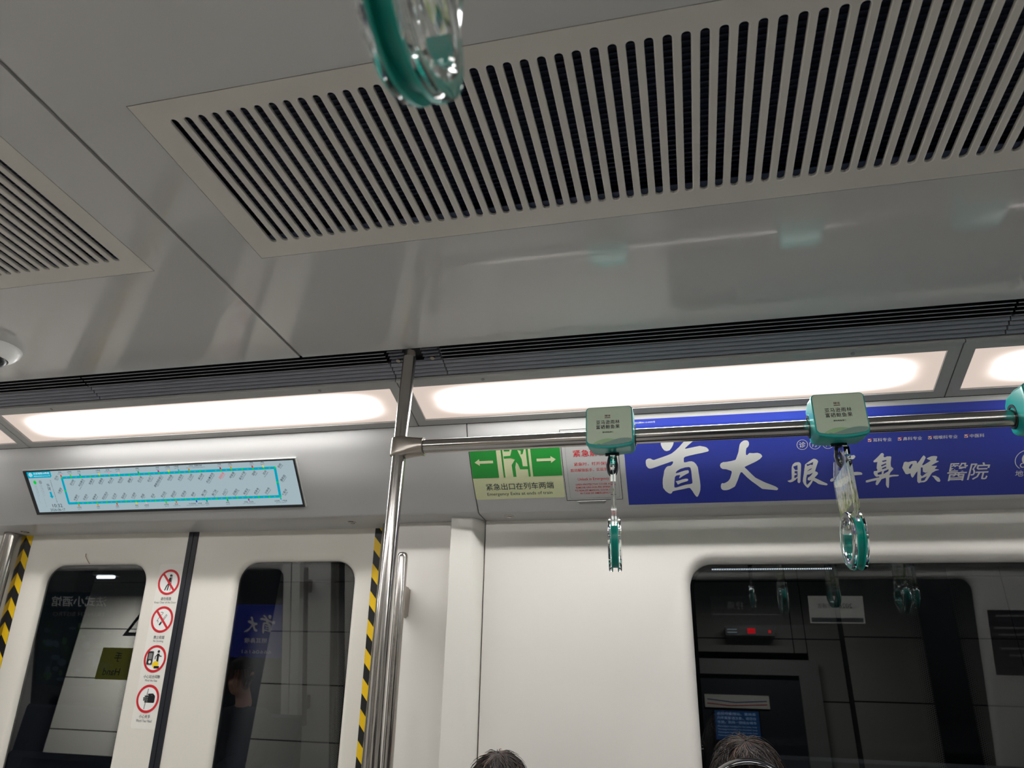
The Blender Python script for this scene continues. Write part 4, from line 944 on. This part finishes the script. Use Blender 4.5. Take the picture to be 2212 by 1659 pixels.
art.text('Doors open on this side', -2.3805, -.1780, .0038, SCR_GREY, h2, width=.072, rot=-90); art.text('Doors open on the opposite side', -2.3560, -.1880, .0038, SCR_GREY, h2, width=.092, rot=-90)
art.text('外', -2.3180, -.1440, .0130, SCR_INK, h2, bold=.012); art.text('环', -2.3180, -.1595, .0130, SCR_INK, h2, bold=.012)
art.poly([[(-2.3225, -.1710), (-2.3135, -.1710), (-2.3135, -.1880), (-2.3085, -.1880), (-2.3180, -.1990), (-2.3275, -.1880), (-2.3225, -.1880)]], SCR_CY, h2)
art.text('Counter-clockwise Loop', -2.3020, -.1700, .0058, SCR_INK, h2, width=.092, rot=-90)
art.text('10:32', -2.3060, -.2285, .0142, SCR_INK, h2, width=.045); art.text('2026-06-17', -2.3100, -.2455, .0105, SCR_INK, h2, width=.068)
art.build('status_text', t)

# ------------------------------------------------------------------ door notice: four round safety signs
t = thing('safety_notice', 'tall white sticker with four round red signs beside the door seal', 'notice', (-1.925, 2.40, .27))
art = Art(door_map); art.poly([rrect(-1.9785, -1.8728, -.0215, .5490, .010, 4)], PAPER, .0004); art.build('sheet', t)
cu = -1.9265
def sign(name, v, f):
    art = Art(door_map); art.disc(cu, v, .0405, WHITE, .0006, n=40); f(art, v); art.ring(cu, v, .0385, .0470, RED, .0012, n=48); art.build(name, t)
def slash(art, v): art.line([(cu-.027, v+.029), (cu+.027, v-.029)], .0082, RED, .0011)
def lean_(art, v):
    b = BLK; k = .0009
    art.rect(cu+.0100, cu+.0120, v-.0300, v+.0270, b, k).disc(cu+.0050, v+.0240, .0048, b, k)
    art.poly([[(cu+.0090, v+.0180), (cu+.0000, v+.0170), (cu-.0030, v+.0000), (cu-.0040, v-.0040), (cu+.0060, v-.0040), (cu+.0090, v+.0020)]], b, k)
    art.line([(cu+.002, v-.003), (cu-.0070, v-.0150), (cu-.0120, v-.0290)], .0048, b, k).line([(cu+.0040, v-.003), (cu+.0010, v-.0160), (cu-.0010, v-.0290)], .0048, b, k).line([(cu+.001, v+.014), (cu-.004, v+.002)], .0035, b, k); slash(art, v)
def smoke_(art, v):
    b = BLK; k = .0009; q = [(cu-.0120, v-.0190), (cu-.0060, v-.0225), (cu+.0200, v+.0155), (cu+.0165, v+.0195), (cu+.0130, v+.0180)]
    art.poly([[(cu-.0115, v-.0180), (cu-.0055, v-.0220), (cu+.0195, v+.0150), (cu+.0145, v+.0185)], [(cu-.0020, v-.0080), (cu-.0010, v-.0110), (cu+.0175, v+.0148), (cu+.0150, v+.0165)]], b, k)
    art.line([(cu-.021, v-.006), (cu-.0195, v-.001), (cu-.010, v+.012), (cu-.003, v+.019), (cu+.000, v+.024), (cu-.006, v+.0265), (cu-.011, v+.024)], .0017, b, k).line([(cu-.021, v-.006), (cu-.017, v-.004), (cu-.015, v-.0085), (cu-.0165, v-.012)], .0017, b, k); slash(art, v)
def gap_(art, v):
    b = BLK; k = .0009
    art.poly([rrect(cu-.0330, cu-.0080, v-.0225, v+.0265, .005, 3)], GREY, .0008).poly([rrect(cu-.0340, cu-.0105, v-.0195, v+.0245, .004, 3), rrect(cu-.0290, cu-.0140, v-.0020, v+.0190, .002, 2)], b, k).disc(cu-.0205, v-.0110, .0055, WHITE, .0010)
    art.disc(cu+.0110, v+.0250, .0050, b, k).poly([[(cu+.0060, v+.0180), (cu+.0155, v+.0180), (cu+.0155, v-.0080), (cu+.0070, v-.0100)]], b, k).line([(cu+.0080, v+.0150), (cu+.0000, v+.0070), (cu+.0005, v-.0010)], .0034, b, k).line([(cu+.0140, v+.0150), (cu+.0195, v+.0090), (cu+.0255, v+.0090)], .0034, b, k)
    art.line([(cu+.0090, v-.008), (cu+.0060, v-.0180)], .0045, b, k).line([(cu+.0130, v-.008), (cu+.0140, v-.0170)], .0045, b, k)
    art.disc(cu+.0060, v-.0200, .0135, SIGNY, .00095, ry=.0125).rect(cu+.0010, cu+.0230, v-.0330, v-.0245, b, .0010)
def hand_(art, v):
    b = BLK; k = .0009
    art.poly([[(cu-.0060, v+.0330), (cu-.0025, v+.0330), (cu-.0075, v-.0340), (cu-.0110, v-.0340)]], GREY, .0008)
    art.poly([rrect(cu+.0000, cu+.0290, v-.0130, v+.0115, .004, 3)], b, k).line([(cu+.0250, v+.009), (cu+.0180, v+.0150), (cu+.0000, v+.0140)], .0060, b, k)
    for i, (L, dv) in enumerate(((-.0135, .0075), (-.0185, .0015), (-.0175, -.0045), (-.0115, -.0105))): art.line([(cu+.004, v+dv), (cu+L, v+dv+.0005)], .0046, b, k)
sign('leaning_sign', .4815, lean_); sign('smoking_sign', .3470, smoke_); sign('gap_sign', .2105, gap_); sign('hand_sign', .0765, hand_)
for v, zh, en in ((.4210, '请勿倚靠', 'Keep Clear of the Door'), (.2845, '禁止吸烟', 'No Smoking'), (.1500, '小心站台间隙', 'Mind the Gap'), (.0185, '小心夹手', 'Watch Your Hand')):
    art = Art(door_map); art.text(zh, cu, v, .0118, NAVY, .0008, width=.0115*len(zh), bold=.008); art.text(en, cu, v-.0140, .0090, NAVY, .0008, width=.0043*len(en)); art.build('caption', t)

# ------------------------------------------------------------------ small things
for x, y, lab in ((-1.150, 2.2750, 'round steel access lock under the door header, left of the pole'), (-.567, 2.2480, 'round steel access lock under the cove below the exit sign'), (-2.596, 2.300, 'round steel access lock under the door header at the left border')):
    t = thing('access_lock', lab, 'lock', (x, y, .668), 'round locks under the cove edge')
    bm = BM(); n = 28; lo = []
    for r, dz in ((.0165, .0005), (.0165, -.0012), (.0140, -.0022), (.0115, -.0012), (.0100, .0)): lo.append([(x+r*math.cos(2*math.pi*i/n), y+r*math.sin(2*math.pi*i/n), .668+dz) for i in range(n)])
    loft(bm, lo); obj('escutcheon', bm, CHROME, t, smooth=40)
    bm = BM(); disc(bm, (x, y, .668), (0, 0, -1), .0100, .0004, 20); disc(bm, (x, y, .6677), (0, 0, -1), .0062, .0018, 3); obj('key_core', bm, STEELM, t)
t = thing('dome_camera', 'round white ceiling camera dome cut by the left picture border', 'camera', (-1.995, 1.465, 1.0))
bm = BM(); n = 40; lo = []
for r, dz in ((.062, .0), (.062, -.004), (.0600, -.014), (.0540, -.026), (.0440, -.036), (.0360, -.040), (.0345, -.037)): lo.append([(-1.995+r*math.cos(2*math.pi*i/n), 1.465+r*math.sin(2*math.pi*i/n), 1.0+dz) for i in range(n)])
loft(bm, lo); obj('housing', bm, WHITE, t, smooth=50)
bm = BM(); lo = []
for a in range(0, 91, 10): 
    r = .0343*math.cos(math.radians(a)); zz = 1.0-.034-.030*math.sin(math.radians(a)); lo.append([(-1.995+max(r, .0003)*math.cos(2*math.pi*i/n), 1.465+max(r, .0003)*math.sin(2*math.pi*i/n), zz) for i in range(n)])
loft(bm, lo, True, (False, True)); obj('lens_dome', bm, BLACK, t, smooth=True)
bm = BM(); c = Vector((-1.995+.004, 1.465-.012, .9445)); disc(bm, c, (.1, -.45, -1), .011, .004, 24); obj('lens_ring', bm, CHROME, t, smooth=40)
t_ = BM(); tube(t_, [(-2.3330, door_y(.592)-.0015, .592), (-2.3285, door_y(.580)-.0045, .580), (-2.3180, door_y(.566)-.003, .566), (-2.3060, door_y(.5535)-.0018, .5535)], .0011, 6)
tag(obj('loose_thread', t_, THREAD, smooth=True, origin=(-2.32, 2.36, .57)), 'short curved brown thread stuck above the left door window', 'thread')

# ------------------------------------------------------------------ benches and passengers
for n_, side, x0, x1 in ((1, 1, -.60, 2.0), (2, -1, -.60, 2.0), (3, -1, -5.4, -2.90)):
    bm = BM()
    prism_x(bm, side_prof([(1.86, FLOOR), (1.86, FLOOR+.41), (1.84, FLOOR+.43), (1.85, FLOOR+.45), (1.92, FLOOR+.445), (2.20, FLOOR+.415), (2.26, FLOOR+.45), (2.335, FLOOR+.76), (2.355, FLOOR+.78), (2.372, FLOOR+.76), (2.395, FLOOR)], side), x0, x1)
    o = obj('bench', bm, SEATC, origin=((x0+x1)/2, mir(2.1, side), FLOOR), smooth=30)
    tag(o, {1: 'moulded seat bench below the big window', 2: 'moulded seat bench of the near side under its long window', 3: 'moulded seat bench of the near side left of its doors'}[n_], 'bench')
def skin_mesh(verts, edges, radii, root, sub=2):
    me = bpy.data.meshes.new('body'); me.from_pydata(verts, edges, []); o = bpy.data.objects.new('body_draft', me); COL.objects.link(o)
    sk = o.modifiers.new('skin', 'SKIN'); sk.use_smooth_shade = True
    sv = me.skin_vertices
    if not sv: 
        bm_ = BM(); bm_.from_mesh(me); bm_.verts.layers.skin.verify(); bm_.to_mesh(me); bm_.free(); sv = me.skin_vertices
    for i, r in enumerate(radii):
        rr = r if isinstance(r, tuple) else (r, r); sv[0].data[i].radius = rr; sv[0].data[i].use_root = (i == root)
    ss = o.modifiers.new('sub', 'SUBSURF'); ss.levels = sub; ss.render_levels = sub
    dg = bpy.context.evaluated_depsgraph_get(); out = bpy.data.meshes.new_from_object(o.evaluated_get(dg))
    bpy.data.objects.remove(o); bpy.data.meshes.remove(me)
    b = BM(); b.from_mesh(out); bpy.data.meshes.remove(out); return b
def head_loops(c, fwd, k=1.0, pitch=0.0):
    """Head as lofted rings with brow, eye line, nose, mouth and chin; c is the head centre."""
    f = Vector((fwd[0], fwd[1], 0)).normalized(); s = Vector((f.y, -f.x, 0)); u = Vector((0, 0, 1))
    if pitch:
        f, u = (f*math.cos(pitch)-u*math.sin(pitch)), (u*math.cos(pitch)+f*math.sin(pitch))
    rows = [(-.118, .030, .036, .045), (-.108, .046, .062, .055), (-.085, .058, .080, .070), (-.060, .066, .086, .083), (-.030, .071, .090, .092), (.0, .075, .092, .096), (.030, .077, .093, .098), (.060, .073, .086, .094), (.085, .060, .068, .078), (.105, .038, .042, .048), (.115, .010, .012, .014)]
    loops = []; n = 32
    for z, hw, ff, bb in rows:
        L = []
        for i in range(n):
            a = 2*math.pi*i/n; x, y = math.sin(a), math.cos(a); d = ff if y > 0 else bb; e = 0
            if y > .96 and -.045 < z < .02: e = .012+.010*(z < -.02)          # nose
            if .80 < y < .95 and -.005 < z < .02: e = -.005                    # eye sockets
            if y > .95 and z < -.055 and z > -.09: e = .004                    # lips
            L.append(c+k*(s*(x*hw)+f*(y*d+e)+u*z))
        loops.append(L)
    return loops, f, s, u
def hair_mesh(c, f, s, u, k, n, length, seed, mess=1.0):
    rnd = random.Random(seed); b = BM()
    cap = []; N = 30
    for i in range(9):                                   # scalp cap under the strands
        th = math.radians(2+i*12.5); L = []
        for j in range(N):
            ph = 2*math.pi*j/N; back = -math.cos(ph)
            lim = th if back > -.2 else min(th, math.radians(66))
            L.append(c+k*(.102*math.sin(lim)*(s*(math.sin(ph)*.80)+f*math.cos(ph)*1.02)+u*(.124*math.cos(lim)+.004)))
        cap.append(L)
    loft(b, cap, True, (True, False))
    for q in range(n):
        th = math.radians(rnd.uniform(0, 92)); ph = rnd.uniform(0, 2*math.pi)
        if math.cos(ph) > .45 and th > math.radians(58): th = math.radians(rnd.uniform(5, 58))
        side_ = 1 if math.sin(ph) > 0 else -1; pts = []
        lift = rnd.uniform(.001, .007)+(rnd.random() < .06*mess)*rnd.uniform(.004, .014); L = length*rnd.uniform(.5, 1.1); jit = rnd.uniform(-.3, .3); wob = 0.0
        for t in range(6):
            a = th+t/5*L/.11; wob = wob+rnd.uniform(-.07, .07)*mess; pp = ph+jit*mess*t/5+wob; a = min(a, math.radians(130)); r = .1035+lift*(.15+.85*t/5)*min(1.0, (a/.5)**.7)
            pts.append(c+k*(r*math.sin(a)*(s*(math.sin(pp)*.80)+f*math.cos(pp)*1.02)+u*(r*1.20*math.cos(a)+.002)))
        w0 = rnd.uniform(.0007, .0015)
        before = len(b.faces); tube(b, pts, w0, 3, True, 1 if rnd.random() < .12 else 0, radii=[w0, w0, w0, w0*.8, w0*.6, w0*.25])
    return b
def person(label, x, ytop, ztop, facing, side, seated, seed, cloth, hairlen=.09, nhair=1500, pitch=0.0, phones=False, parent_label=None):
    """Passenger: one body mesh with head, jacket and hair as parts."""
    f = Vector((0, facing, 0))
    c = Vector((x, ytop, ztop-.128)); y0 = ytop-facing*.02
    base = FLOOR
    t = thing('person', label, 'person', (x, y0, base))
    loops, hf, hs, hu = head_loops(c, f, 1.0, pitch)
    neck = c-hu*.10-hf*.035
    sh = c.z-.245; hip = FLOOR+.555 if seated else sh-.50
    yb = y0-facing*.06
    V = []; E = []; R = []
    def add(p, r, prev=None):
        V.append(tuple(p)); R.append(r); i = len(V)-1
        if prev is not None: E.append((prev, i))
        return i
    pel = add((x, yb, hip), (.15, .11)); ab = add((x, yb, hip+.16), (.14, .10), pel); ch = add((x, yb, sh-.09), (.155, .105), ab)
    nb = add((x, yb+facing*.005, sh+.035), .06, ch); nk = add(neck, .052, nb)
    hd = add(c-hu*.045-hf*.01, .060, nk)
    for sg in (-1, 1):
        a = add((x+sg*.175, yb, sh-.025), .058, ch)
        if seated:
            e = add((x+sg*.215, yb+facing*.06, sh-.28), .044, a); wv = add((x+sg*.11, yb+facing*.27, sh-.32), .030, e)
            hv = add((x+sg*.085, yb+facing*.335, sh-.30), (.022, .036), wv)
            for j in range(4): 
                k1 = add((x+sg*(.100-.016*j), yb+facing*(.385), sh-.285+.004*j), .0090, hv); add((x+sg*(.094-.016*j), yb+facing*(.410), sh-.262), .0080, k1)
            th = add((x+sg*.065, yb+facing*.355, sh-.265), .0095, hv)
            kn = add((x+sg*.12, yb+facing*.44, hip+.02), .070, pel); an = add((x+sg*.12, yb+facing*.47, base+.09), .042, kn); add((x+sg*.13, yb+facing*.62, base+.04), (.038, .036), an)
        else:
            e = add((x+sg*.21, yb+facing*.02, sh-.30), .044, a); wv = add((x+sg*.20, yb+facing*.09, sh-.52), .030, e); hv = add((x+sg*.20, yb+facing*.11, sh-.60), (.022, .036), wv)
            for j in range(4): add((x+sg*.20, yb+facing*(.080+.018*j), sh-.685-.004*(j in (1, 2))), .0090, hv)
            kn = add((x+sg*.10, yb+facing*.02, base+.48), .060, pel); an = add((x+sg*.10, yb, base+.09), .042, kn); add((x+sg*.11, yb+facing*.15, base+.035), (.038, .034), an)
    b = skin_mesh(V, E, R, 0)
    loft(b, loops, True, (True, True))
    for q in (-1, 1):                                    # ears
        b2 = [c+hs*(q*(.074+.010*math.sin(a_)))+hf*(.022*math.cos(a_)-.008)+hu*(.030*math.sin(a_)) for a_ in [2*math.pi*i/10 for i in range(10)]]
        loft(b, [b2, [p+hs*q*.006 for p in b2]], True, (True, True))
    # cloth below the neck, skin above
    for face in b.faces:
        z = face.calc_center_median().z; fc = face.calc_center_median()
        face.material_index = 0 if z > sh+.045 or (seated and (fc.y-yb)*facing > .29 and z > sh-.345 and z > hip+.10) else 1
    obj('body', b, [SKIN, cloth], t, smooth=True)
    hb = hair_mesh(c, hf, hs, hu, 1.0, nhair, hairlen, seed, 2.6 if phones else 1.2); o = obj('hair', hb, [HAIR, HAIR2], t, smooth=True, recalc=False); o['kind'] = 'stuff'
    if phones:
        bm = BM(); lo = []
        for i in range(25):
            a = math.radians(-8+196*i/24); d = hs*math.cos(a)*.098+(hu*math.cos(.42)+hf*math.sin(.42))*math.sin(a)*.130; ctr = c+hf*.030+d; nrm = d.normalized(); L = []
            for q in range(12):
                g = 2*math.pi*q/12; L.append(ctr+hf*(.016*math.cos(g))+nrm*(.005*math.sin(g)))
            lo.append(L)
        loft(bm, lo, True, (True, True)); obj('headband', bm, GLOSSB, t, smooth=60)
        for q in (-1, 1):
            bm = BM(); disc(bm, c+hs*(q*.080)+hf*.02-hu*.012, hs*q, .036, .028, 28); obj('ear_cup', bm, GLOSSB, t, smooth=40)
    return t
GLOSSB = mat('glossy_black', (20, 20, 22), .12, coat=.5)
person('dark-haired passenger whose crown alone rises at the bottom centre', -.494, 1.99, -.026, -1, 1, True, 3, CLOTHB, hairlen=.085, nhair=2200, pitch=.25)
person('passenger with tousled dark hair and a glossy black headband, below the big window', .105, 1.93, .032, -1, 1, True, 8, CLOTHA, hairlen=.10, nhair=2600, pitch=.40, phones=True)
person('seated passenger with dark hair mirrored in the right door window', -3.06, .16, -.06, 1, -1, True, 11, CLOTHA, hairlen=.16, nhair=500)

# ------------------------------------------------------------------ station outside the windows
SY = 6.4
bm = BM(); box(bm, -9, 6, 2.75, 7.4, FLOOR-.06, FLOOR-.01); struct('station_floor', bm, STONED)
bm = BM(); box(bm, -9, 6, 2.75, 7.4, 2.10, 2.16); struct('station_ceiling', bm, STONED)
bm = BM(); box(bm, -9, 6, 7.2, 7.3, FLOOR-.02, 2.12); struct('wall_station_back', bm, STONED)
def clad(name, x0, x1, y, z0=FLOOR-.01, z1=1.60, step=.462, ph=-.092):
    bm = BM(); box(bm, x0, x1, y+.01, y+.35, z0, z1, 1); z = z0; cuts = [z0]
    k = -4
    while ph+k*step < z1:
        if ph+k*step > z0+.05: cuts.append(ph+k*step)
        k += 1
    cuts.append(z1)
    xs = [x0+.0]; 
    while xs[-1]+1.25 < x1: xs.append(xs[-1]+1.2)
    xs.append(x1)
    for a, b in zip(cuts, cuts[1:]):
        for p, q in zip(xs, xs[1:]): box(bm, p+.004, q-.004, y, y+.02, a+.005, b-.005, 0)
    return struct(name, bm, [STONE, SEAM])
clad('wall_station_left', -6.10, -4.90, SY, z0=-.30)
clad('wall_station_middle', -3.92, -2.2, SY)
clad('wall_station_pier', 1.16, 3.4, SY-.12)
clad('wall_station_recess', .90, 1.16, SY+.05)
clad('wall_station_lintel', -1.6, .90, SY+.05, z0=.72)
bm = BM(); box(bm, -.12, .95, SY-.06, SY+.05, .545, .66); box(bm, .80, .95, SY-.06, SY+.05, FLOOR, .545); box(bm, -.30, -.12, SY-.06, SY+.05, FLOOR, .66); struct('door_5', bm, GREY)
bm = BM(); box(bm, -.12, .80, SY+.0, SY+.05, FLOOR, .545); struct('door_6', bm, STONED)
t = thing('led_sign', 'black strip sign with red lights seen through the big window', 'sign', (.46, SY-.10, .86))
bm = BM(); box(bm, .27, .65, SY-.14, SY+.06, .83, .90); obj('case', bm, BLACK, t)
art = Art(lambda u, v, h: (u, SY-.14-h, v)); art.rect(.44, .50, .845, .885, LED, .002).rect(.60, .62, .850, .872, LED, .002).rect(.285, .36, .872, .878, SCR_GREY, .002).rect(.285, .36, .850, .856, SCR_GREY, .002); art.build('red_light', t)
t = thing('notice_screen', 'blue lit notice with white text seen low through the big window', 'screen', (.31, SY-.3, .18))
bm = BM(); box(bm, .13, .475, SY-.06, SY+.002, .065, .285); obj('case', bm, BLACK, t)
NB_ = emission('notice_blue', (40, 70, 110), .55); NW_ = emission('notice_text', (150, 180, 215), .6)
art = Art(lambda u, v, h: (u, SY-.06-h, v)); art.rect(.137, .468, .072, .278, NB_, .002)
for i, s in enumerate(('去往呼家楼站，需换乘', '内环乘客请注意，请您在', '东侧，到另一侧站台候车')): art.text(s, .30, .255-.030*i, .021, NW_, .004, width=.29)
for i in range(4): art.text('Passengers heading for the inner loop', .30, .165-.021*i, .013, NW_, .004, width=.29)
art.build('text', t)
t = thing('map_strip', 'pale route map strip above the blue notice behind the big window', 'map', (.33, SY-.2, .36))
bm = BM(); box(bm, .07, .56, SY-.02, SY+.002, .300, .395); obj('sheet', bm, PAPER, t)
art = Art(lambda u, v, h: (u, SY-.02-h, v)); art.line([(.09, .36), (.30, .34), (.54, .355)], .006, BLUE, .002).line([(.09, .33), (.26, .315), (.54, .33)], .006, RED, .002); art.build('line', t)
t = thing('warning_sticker', 'yellow hand warning sticker seen from behind through the left door window', 'sticker', (-2.55, 2.95, .27))
YG = mat('sticker_back', (235, 232, 70), .5)
gx = lambda p: p
art = Art(lambda u, v, h: (u, 2.94-h, v)); art.rect(-2.640, -2.40, .165, .300, YG, .001); art.build('sheet', t)
art = Art(lambda u, v, h: (-u, 2.94-h, v)); art.text('手', 2.545, .260, .040, INKB, .002); art.text('Hand', 2.560, .198, .030, INKB, .002); art.build('lettering', t)
t = thing('warning_triangle', 'dark triangle outline of a warning sticker behind the left door window', 'sticker', (-2.45, 2.95, .45))
art = Art(lambda u, v, h: (u, 2.94-h, v)); art.poly([[(-2.555, .352), (-2.30, .352), (-2.4275, .560)], [(-2.527, .368), (-2.328, .368), (-2.4275, .530)]], NAVY, .001); art.build('outline', t)
# glass of the platform screen that carries the stickers
bm = BM(); box(bm, -2.9, -1.0, 2.942, 2.952, FLOOR, .95); o = struct('window_3', bm, GLASS_IN)
for x, y, zt, hl, lab in ((-5.22, 5.6, 1.21, .09, 'white ceiling tube of the station seen through the left door window'), (-2.6, 5.2, 1.25, .39, 'ceiling tube of the station behind the right door'), (.56, 5.2, 1.165, .39, 'ceiling tube of the station seen at the top left corner of the big window')):
    t = thing('ceiling_tube', lab, 'lamp', (x, y, zt), 'station ceiling tubes')
    bm = BM(); box(bm, x-hl-.02, x+hl+.02, y-.05, y+.05, zt-.018, zt+.012); obj('case', bm, GREY, t)
    bm = BM(); tube(bm, [(x-hl, y, zt-.028), (x+hl, y, zt-.028)], .014, 12); obj('tube', bm, TUBE, t, smooth=True)
    bm = BM(); box(bm, x-.02, x+.02, y-.02, y+.02, zt+.012, 2.105); obj('hanger', bm, GREY, t)
    ld = bpy.data.lights.new('station_light', 'AREA'); ld.energy = STATION[(-5.22, -2.6, .56).index(x)]; ld.shape = 'RECTANGLE'; ld.size = hl*1.9; ld.size_y = .06; ld.color = (1, .94, .86)
    lo_ = bpy.data.objects.new('station_light', ld); COL.objects.link(lo_); lo_.parent = t; lo_.location = (0, 0, -.048)
